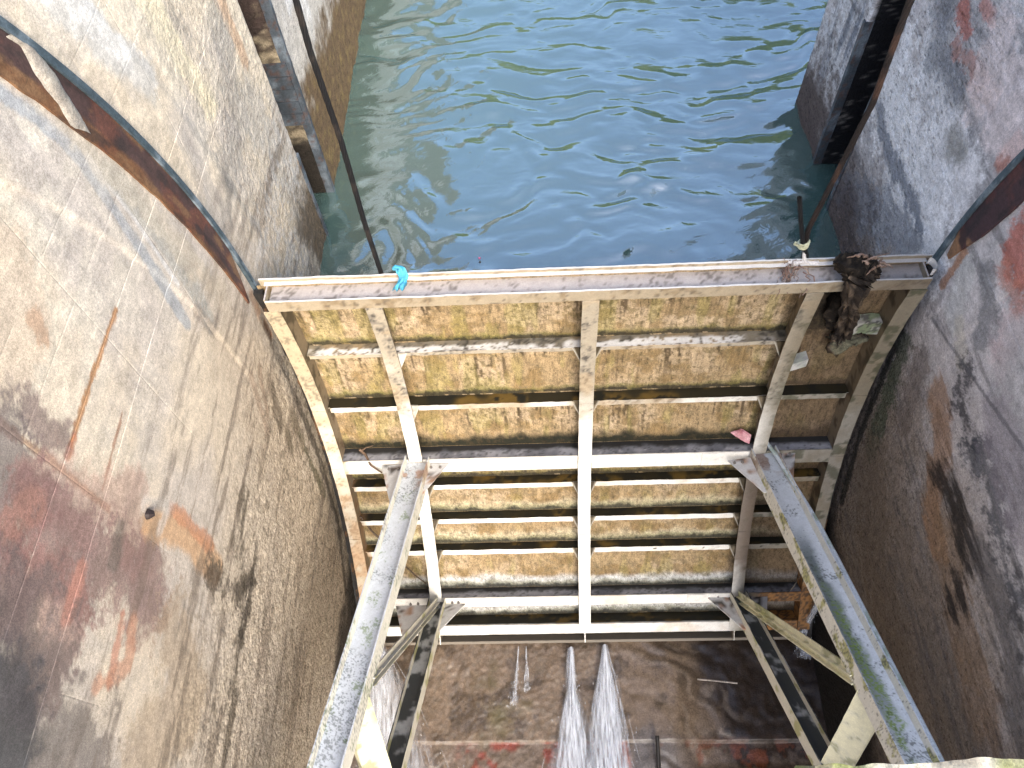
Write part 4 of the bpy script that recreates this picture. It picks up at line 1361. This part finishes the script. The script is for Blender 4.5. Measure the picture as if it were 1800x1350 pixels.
yr = TY + RS + 0.045
rope_col = lambda V, N: lerp(np.tile(np.array([0.008, 0.008, 0.009]), (len(V), 1)), (0.022, 0.018, 0.016), sst(0.6, 0.8, fbm(V, 9, 3, 97)))
zr = TZ + 0.30


def vert_at(px, y):
    v = ray(px)
    return CAM + v * ((y - CAM[1]) / v[1])


pl0 = vert_at((672, 486), yr)
pl1 = vert_at((640, 390), yr + 0.02)
pl2 = vert_at((600, 250), yr + 0.02)
pl3 = vert_at((545, 90), yr)
pl4 = vert_at((520, 0), yr)
dirp = (pl4 - pl3) / np.linalg.norm(pl4 - pl3)
mb = MB(); rope(mb, [pl0 + np.array([0.01, 0.0, -0.25]), pl0, pl1, pl2, pl3, pl4, pl4 + dirp * 5], 0.0185)
o = mb.build("wire_rope", M_ROPE, None, rope_col, smooth=True, origin=pl0)
tag(o, "black wire hoist rope to the gate top near the blue plastic strip", "rope", "hoist ropes lifting the gate")
pr0 = vert_at((1412, 455), yr); pr1 = vert_at((1420, 405), yr); pr2 = vert_at((1535, 180), yr); pr3 = vert_at((1600, 0), yr)
mb = MB(); rope(mb, [pr0 + np.array([0.02, 0, -0.22]), pr0, pr1, pr2, pr3, pr3 + (pr3 - pr2) / np.linalg.norm(pr3 - pr2) * 5], 0.018)
o = mb.build("wire_rope", M_ROPE, None, lambda V, N: lerp(np.tile(np.array([0.016, 0.012, 0.011]), (len(V), 1)), (0.05, 0.028, 0.020), sst(0.5, 0.8, fbm(V, 9, 3, 98))), smooth=True, origin=pr0)
tag(o, "rusty brown hoist rope knotted at the right end of the gate top", "rope", "hoist ropes lifting the gate")
ps0 = vert_at((1418, 450), yr - 0.02); ps1 = vert_at((1411, 425), yr - 0.02); ps2 = vert_at((1408, 395), yr - 0.01); ps3 = vert_at((1405, 347), yr)
mb = MB(); rope(mb, [ps0 + np.array([0, 0, -0.15]), ps0, ps1, ps2, ps3], 0.016)
o = mb.build("rope_tail", M_ROPE, None, (0.010, 0.010, 0.011), smooth=True, origin=ps0)
tag(o, "short cut rope end standing up beside the rusty hoist rope", "rope")
cl = vert_at((1412, 428), yr - 0.005)
mb = MB()
a = np.linspace(0, 2 * np.pi, 22)
for k in range(3):
    mb.tube(np.stack([cl[0] + 0.034 * np.cos(a), cl[1] + 0.030 * np.sin(a), cl[2] + 0.014 * (k - 1) + 0.012 * np.sin(a + k)], 1), 0.009, 6, caps=False)
mb.tube([cl + np.array([-0.04, -0.02, 0.0]), cl + np.array([-0.075, -0.03, 0.03]), cl + np.array([-0.07, -0.03, 0.05])], 0.009, 6)
o = mb.build("rope_lashing", M_PLASTIC, None, (0.50, 0.50, 0.34), smooth=True, origin=cl)
tag(o, "pale yellow cord lashing round the right hoist rope and its cut end", "cord")
# white shackle hook and rootlets by the right rope
hk = vert_at((1412, 452), yr - 0.03)
mb = MB()
mb.tube([hk + np.array([0.0, 0.02, 0.06]), hk + np.array([0.0, 0.0, 0.02]), hk + np.array([0.01, -0.02, -0.02]), hk + np.array([0.05, -0.03, -0.035]), hk + np.array([0.11, -0.03, -0.03])], [0.012, 0.014, 0.018, 0.02, 0.016], 8)
mb.tube([hk + np.array([-0.11, -0.025, -0.02]), hk + np.array([-0.05, -0.03, -0.03]), hk + np.array([0.0, -0.02, -0.025])], [0.018, 0.022, 0.018], 8)
o = mb.build("rope_hook", M_PLASTIC, None, (0.62, 0.58, 0.54), smooth=True, origin=hk)
tag(o, "bent whitish hook on the gate top under the rusty rope", "hook")
mb = MB()
rr_ = random.Random(4)
base = vert_at((1392, 470), yr - 0.10)
for k in range(26):
    p = base + np.array([rr_.uniform(-0.07, 0.07), rr_.uniform(-0.07, 0.06), rr_.uniform(-0.01, 0.04)])
    pts = [p]
    for j in range(6):
        p = p + np.array([rr_.uniform(-0.03, 0.03), rr_.uniform(-0.04, 0.02), rr_.uniform(-0.05, 0.012)])
        pts.append(p)
    mb.tube(pts, rr_.uniform(0.002, 0.005), 4)
o = mb.build("root_tangle", M_WOOD, None, lambda V, N: lerp(np.tile(np.array([0.33, 0.25, 0.20]), (len(V), 1)), (0.16, 0.08, 0.06), fbm(V, 20, 2, 99)), origin=base)
tag(o, "tangle of thin rootlets hanging over the gate's top channel", "roots")


# blue plastic strip
def strip():
    c0 = vert_at((699, 478), yb + 0.0)
    mb = MB()
    px = [(697, 472), (703, 476), (707, 488), (704, 500), (698, 508)]
    pts = np.array([vert_at(p, y) for p, y in zip(px, (yb + 0.01, yb - 0.01, yb - 0.05, yb - 0.10, yb - 0.15))])
    t = np.linspace(0, 4, 40)
    C = np.stack([np.interp(t, np.arange(5), pts[:, j]) for j in range(3)], 1)
    s = np.linspace(-1, 1, 12)
    for q in range(2):
        w = np.interp(t, [0, 0.6, 1.5, 2.4, 3.2, 4], [0.010, 0.028, 0.034, 0.018, 0.036, 0.042])
        X = C[:, None] + np.zeros((1, 12, 1))
        X[..., 0] = C[:, 0][:, None] + w[:, None] * s[None] + 0.02 * q
        fold = 0.014 * np.sin(s[None] * 7 + t[:, None] * 1.3 + q * 2)
        X[..., 2] += fold + 0.012 * q; X[..., 1] += fold * 0.6
        mb.grid(X); mb.grid(X - np.array([0, 0.003, 0.003]), flip=True)
    mb.tube(np.array([pts[0] + [-0.02, 0, 0], pts[0] + [0.0, -0.01, 0.03], pts[0] + [0.025, 0, 0.01], pts[1]]), 0.016, 8)
    o = mb.build("plastic_strip", M_PLASTIC, None, lambda V, N: lerp(np.tile(np.array([0.03, 0.27, 0.42]), (len(V), 1)), (0.12, 0.42, 0.55), fbm(V, 25, 3, 6)), smooth=True, origin=c0)
    tag(o, "bright blue plastic strip knotted over the gate's top edge", "plastic")


strip()


# driftwood jammed at the right end
def driftwood():
    root = empty("driftwood_stump", tuple(on_z((1505, 470), TZ + 0.38)))
    tag(root, "dark tangled driftwood stump jammed over the right end of gate top", "driftwood")
    def colr(V, N):
        n = fbm(V, 9, 4, 850); nf = fbm(V * np.array([1, 1, 0.4]), 34, 3, 851)
        C = np.tile(np.array([0.045, 0.034, 0.025]), (len(V), 1))
        C = lerp(C, (0.17, 0.125, 0.085), sst(0.5, 0.72, nf) * 0.85)
        return lerp(C, (0.015, 0.012, 0.010), sst(0.5, 0.68, n) * 0.8)
    def path(px, rad):
        return np.array([on_r(p, r) for p, r in zip(px, rad)])
    def smooth_path(P, r, n=50):
        t = np.linspace(0, len(P) - 1, n); k = np.arange(len(P))
        Q = np.stack([np.interp(t, k, P[:, j]) for j in range(3)], 1)
        for _ in range(4):
            Q[1:-1] = (Q[:-2] + Q[1:-1] + Q[2:]) / 3
        return Q, np.interp(t, k, r)
    mb = MB()
    P, r = smooth_path(path([(1530, 455), (1515, 478), (1502, 505), (1493, 535), (1488, 565), (1478, 592)], [5.93, 5.90, 5.83, 5.84, 5.90, 5.98]), [0.05, 0.095, 0.078, 0.055, 0.060, 0.075])
    mb.tube(P, r, 34, flute=0.75)
    tr = mb
    V = np.concatenate(tr.V)
    trunk = tr.build("trunk", M_WOOD, root, colr, wob=0.03, smooth=False)
    mb = MB()
    P, r = smooth_path(path([(1470, 462), (1490, 462), (1515, 468), (1545, 480)], [5.98, 5.94, 5.90, 5.88]), [0.03, 0.05, 0.05, 0.025])
    mb.tube(P, r * 1.3, 20, flute=0.7)
    P, r = smooth_path(path([(1475, 478), (1490, 472), (1510, 476)], [5.93, 5.92, 5.90]), [0.022, 0.034, 0.03])
    mb.tube(P, r, 12)
    P, r = smooth_path(path([(1488, 500), (1472, 525), (1462, 552), (1470, 575)], [5.98, 5.99, 6.0, 6.0]), [0.02, 0.045, 0.055, 0.03])
    mb.tube(P, r, 18, flute=0.8)
    mb.build("branch", M_WOOD, root, lambda V, N: colr(V, N) * 0.35, wob=0.04, smooth=True)
    mb = MB()
    r3 = random.Random(11)
    for k in range(13):
        p = on_r((1525 + r3.uniform(-18, 22), 462 + r3.uniform(-12, 12)), 5.93 - r3.uniform(0, 0.06))
        pts = [p]; dvec = np.array([r3.uniform(-1, 1), r3.uniform(-0.4, 0.6), r3.uniform(-0.1, 0.7)])
        for j in range(5):
            p = p + dvec * 0.028 + np.array([r3.uniform(-.012, .012), r3.uniform(-.012, .012), -0.006 * j]); pts.append(p)
        mb.tube(pts, np.linspace(r3.uniform(0.008, 0.016), 0.002, 6), 5)
    sp = mb.build("splinter", M_WOOD, root, lambda V, N: lerp(np.tile(np.array([0.36, 0.27, 0.22]), (len(V), 1)), (0.14, 0.08, 0.05), fbm(V, 18, 3, 860)), smooth=True)
    sp["kind"] = "stuff"
    mb = MB()
    for k in range(5):
        P, r = smooth_path(path([(1480 + 5 * k, 585), (1470 + 9 * k, 600 - 3 * k), (1478 + 10 * k, 616 - 6 * k)], [5.97, 5.98, 6.00]), [0.06, 0.075, 0.018])
        mb.tube(P, r, 20, flute=0.8)
    P, r = smooth_path(path([(1450, 555), (1475, 560), (1492, 572)], [6.01, 5.97, 5.94]), [0.03, 0.04, 0.03])
    mb.tube(P, r, 10)
    mb.build("root_mass", M_WOOD, root, lambda V, N: lerp(colr(V, N), (0.16, 0.155, 0.10), sst(0.4, 0.7, fbm(V, 16, 3, 861)) * 0.8), wob=0.06, smooth=True)


driftwood()


# pink scrap on the upper girder
def scrap():
    pts = [on_r(p, r) for p, r in zip([(1282, 765), (1300, 757), (1319, 768), (1315, 784)], (RS - 0.04, RS - 0.03, RS - 0.09, RS - 0.13))]
    A, Bq, Cq, D = [np.array(q) + np.array([0, 0, 0.03]) for q in pts]
    mb = MB()
    u, v = np.meshgrid(np.linspace(0, 1, 18), np.linspace(0, 1, 14), indexing='ij')
    P = ((1 - u) * (1 - v))[..., None] * A + (u * (1 - v))[..., None] * Bq + (u * v)[..., None] * Cq + ((1 - u) * v)[..., None] * D
    P[..., 2] += 0.035 * fbm(P.reshape(-1, 3), 16, 3, 5).reshape(u.shape) + 0.03 * np.sin(np.pi * u) * np.sin(np.pi * v)
    mb.grid(P); mb.grid(P - np.array([0, 0.004, 0.006]), flip=True)
    o = mb.build("plastic_scrap", M_PLASTIC, None, lambda V, N: lerp(np.tile(np.array([0.48, 0.16, 0.19]), (len(V), 1)), (0.58, 0.34, 0.34), fbm(V, 30, 3, 7)), smooth=True)
    tag(o, "crumpled pink scrap lying on the upper girder of the gate", "scrap")


scrap()


# twigs caught on the gate
def twig(px, rr, r0, label, colr=(0.22, 0.15, 0.10)):
    P = np.array([on_r(p, q) for p, q in zip(px, rr)])
    t = np.linspace(0, len(P) - 1, 40)
    Q = np.stack([np.interp(t, np.arange(len(P)), P[:, j]) for j in range(3)], 1)
    for _ in range(3):
        Q[1:-1] = (Q[:-2] + Q[1:-1] + Q[2:]) / 3
    mb = MB(); mb.tube(Q, np.linspace(r0, r0 * 0.6, 40), 8)
    mb.tube([Q[4], Q[4] + [0.05, 0.02, 0.03], Q[4] + [0.12, 0.03, 0.05]], [r0 * 0.6, r0 * .4, r0 * .25], 6)
    o = mb.build("twig", M_WOOD, None, lambda V, N: lerp(np.tile(np.array(colr), (len(V), 1)), (0.10, 0.065, 0.045), fbm(V, 20, 3, 17)), wob=0.01, smooth=True, origin=Q[0])
    tag(o, label, "twig")


twig([(632, 790), (643, 800), (652, 818), (672, 831)], [5.97, 5.95, 5.83, 5.82], 0.014, "bent brown twig hooked over the left end of the upper girder")
twig([(633, 908), (655, 935), (668, 948), (700, 985), (735, 1015), (748, 1025)], [5.97, 5.95, 5.94, 5.95, 5.96, 5.98], 0.013, "long thin stick wedged behind the left upper gate arm", (0.16, 0.125, 0.09))


# ------------------------------------------------------------------ leaking water
def jet(name, label, start, spread, length, n, seed, sheet=4, r=(0.0012, 0.0035), lift=0.35, pinch=0.25, dens=1.0, side=0.0):
    """streaked sheets of white water, loose strands and drops that leave a hole at 'start' and fan out over the apron"""
    root = empty(name, tuple(start))
    tag(root, label, "water jet", "water jets leaking under the gate")
    R = np.random.RandomState(seed)

    def fan(t):
        return np.where(t < pinch, 0.07 + 0.08 * t / pinch, 0.15 + 0.85 * ((t - pinch) / (1 - pinch)) ** 0.8)

    def drop(t):
        return start[2] * (1 - sst(0, 0.5, t))
    mb = MB()
    for k in range(n):
        t0 = R.rand() * 0.85 * (R.rand() > 0.2)
        t = np.linspace(t0, min(1.05, t0 + 0.08 + 0.25 * R.rand()), 9)
        off = np.clip(R.randn() * 0.5, -1.2, 1.2)
        x = start[0] + side * t + off * spread * fan(t) + 0.012 * spread * np.sin(t * 14 + k)
        y = start[1] - length * t
        z = drop(t) + lift * 0.22 * np.abs(R.randn()) * t * np.abs(1.1 - t) + 0.012 + 0.04 * R.rand()
        mb.tube(np.stack([x, y, z], 1), R.uniform(*r) * np.sin(np.linspace(0.25, 2.9, 9)), 4, caps=False)
    for k in range(int(n * 3.0)):
        t = R.rand() ** 0.6; off = R.randn() * 0.62
        p = np.array([start[0] + side * t + off * spread * float(fan(np.array(t))), start[1] - length * t, float(drop(np.array(t))) + 0.02 + 0.16 * R.rand() * t])
        q = R.uniform(0.002, 0.0055)
        mb.tube([p, p + np.array([0, -q * 2, -q]), p + np.array([0, -q * 4, -q * 3])], [q * .5, q, q * .4], 4, caps=False)
    o = mb.build("water_strand", M_FOAM, root, smooth=True)
    o["kind"] = "stuff"
    for layer in range(sheet):
        u, v = np.meshgrid(np.linspace(0, 1.04, 70), np.linspace(-1, 1, 34), indexing='ij')
        w = spread * fan(u) * (1.0 - 0.13 * layer)
        X = start[0] + side * u + v * w
        Y = start[1] - length * u + 0.05 * v * v * u
        Z = drop(u) + 0.016 + 0.020 * layer + 0.03 * np.cos(v * 1.4) * u
        nz_ = fbm(np.stack([(v * 7).ravel(), Y.ravel() * 2.2, 0 * X.ravel() + layer * 3], 1), 1.0, 4, seed + layer).reshape(X.shape)
        Z = Z + 0.07 * (nz_ - 0.3) * np.minimum(u * 2, 1)
        mb = MB(); mb.grid(np.stack([X, Y, Z], -1))
        # streaks that diverge with the water: noise laid along the fan
        S = np.stack([(v * 5.5 + layer * 9).ravel(), (u * 2.6).ravel(), 0 * u.ravel() + seed], 1)
        st = fbm(S, 1.0, 4, seed + 7 + layer, 0.65)
        vv, uu = np.abs(v.ravel()), u.ravel()
        alpha = sst(1.02, 0.35, vv + 0.8 * (st - .5)) * sst(1.06, 0.9, uu) * (0.35 + 0.65 * sst(0.35, 0.7, st)) * dens
        alpha = np.maximum(alpha, 0.9 * sst(0.8, 0.3, vv) * sst(pinch + 0.12, pinch * 0.5, uu) * dens)
        mb.build("water_sheet", M_SHEET, root, lambda V, N, alpha=alpha: (np.tile(np.array([0.7, 0.72, 0.75]), (len(V), 1)), alpha), smooth=True)
    return root


ysk = TY + RS * math.cos(math.radians(TH_BOT))
js = on_z((1003, 1122), 0.06); jet("water_jet", "narrow white jet, left of the two in the middle of the apron", (js[0], ysk - 0.12, 0.06), 0.42, 1.85, 120, 21, lift=0.3, side=-0.03, dens=1.7)
js2 = on_z((1061, 1118), 0.06); jet("water_jet", "broad white jet, right of the two in the middle of the apron", (js2[0], ysk - 0.10, 0.07), 0.38, 1.9, 150, 22, lift=0.35, pinch=0.10, side=-0.03, dens=1.9)
js3 = on_z((912, 1124), 0.05); jet("water_jet", "thin trickle, left of the two middle jets", (js3[0], ysk - 0.1, 0.05), 0.05, 0.62, 40, 23, sheet=1, r=(0.0015, 0.0035), side=-0.06, dens=0.6)
js4 = on_z((925, 1124), 0.05); jet("water_jet", "short thin trickle nearest the two middle jets", (js4[0], ysk - 0.1, 0.05), 0.04, 0.46, 30, 24, sheet=1, r=(0.0015, 0.0035), dens=0.6)
jet("water_jet", "wide misty spray behind the left lower gate arm", (-2.25, ysk - 0.10, 0.35), 0.80, 2.3, 110, 25, lift=0.5, pinch=0.05, side=0.35, dens=0.6)
jet("water_jet", "pale splash at the rusty lower right corner of the gate", (2.40, ysk + 0.16, 0.80), 0.13, 0.42, 50, 26, lift=0.1, pinch=0.05, dens=0.9)

# reinforcing bar stub and pale stick on the apron
p = on_z((1156, 1345), -0.05)
mb = MB(); mb.tube([p + np.array([0, -0.15, -0.02]), p + np.array([0, 0.0, 0.06]), p + np.array([0.003, 0.13, 0.12]), p + np.array([0.0, 0.26, 0.17])], 0.018, 9, jag=0.35)
o = mb.build("steel_bar_stub", M_RUST, None, (0.018, 0.016, 0.015), wob=0.012, smooth=True)
tag(o, "short black steel bar sticking up from the apron floor", "steel bar")
a_, b_ = on_z((1226, 1194), 0.02), on_z((1296, 1201), 0.02)
mb = MB(); mb.tube([a_, a_ * 0.6 + b_ * 0.4 + np.array([0, 0, .012]), b_], 0.008, 7)
o = mb.build("stick", M_WOOD, None, (0.48, 0.42, 0.36), smooth=True)
tag(o, "pale thin stick lying in dark wet hollow of the apron", "stick")

# floating petals
for px, lab in (((843, 455), "tiny pink petal floating near the middle of the gate top"), ((1272, 259), "tiny pink petal floating far out toward the right pier")):
    q = on_z(px, ZW + 0.012)
    u, v = np.meshgrid(np.linspace(-1, 1, 7), np.linspace(-1, 1, 7), indexing='ij')
    rr = 0.012
    P = np.stack([q[0] + rr * u * np.sqrt(1 - v * v / 2), q[1] + rr * 1.3 * v * np.sqrt(1 - u * u / 2), q[2] + 0.008 * (u * u + v * v)], -1)
    mb = MB(); mb.grid(P); mb.grid(P - np.array([0, 0, 0.002]), flip=True)
    o = mb.build("petal", M_PLASTIC, None, (0.60, 0.16, 0.30), smooth=True)
    tag(o, lab, "petal", "pink petals on the water")


# ------------------------------------------------------------------ mossy parapet edge right below the camera
def parapet():
    zt = CAM[2] - 1.15
    a = on_z((1380, 1349), zt); b = on_z((1800, 1337), zt)
    dv = (b - a) / np.linalg.norm(b - a)
    a = a + dv * 0.03; b = b + dv * 1.0
    nv = np.array([dv[1], -dv[0], 0])
    if nv[1] > 0:
        nv = -nv
    mb = MB()
    mb.box(lambda s, t, c: a + s[..., None] * (b - a) + t[..., None] * nv * 0.35 + np.stack([0 * s, 0 * s, -0.25 * (1 - c)], -1), (240, 14, 8))
    o = mb.build("concrete_parapet", M_WALL, None, lambda V, N: (lerp(lerp(np.tile(np.array([0.46, 0.42, 0.32]), (len(V), 1)), (0.16, 0.17, 0.06), sst(0.45, 0.7, fbm(V, 7, 4, 901))), (0.1, 0.08, 0.06), sst(0.6, 0.8, fbm(V, 20, 3, 902)) * .7), 0.6 + 0 * V[:, 0]), wob=0.02)
    tag(o, "mossy concrete parapet edge just below the viewer at right", "parapet")


parapet()
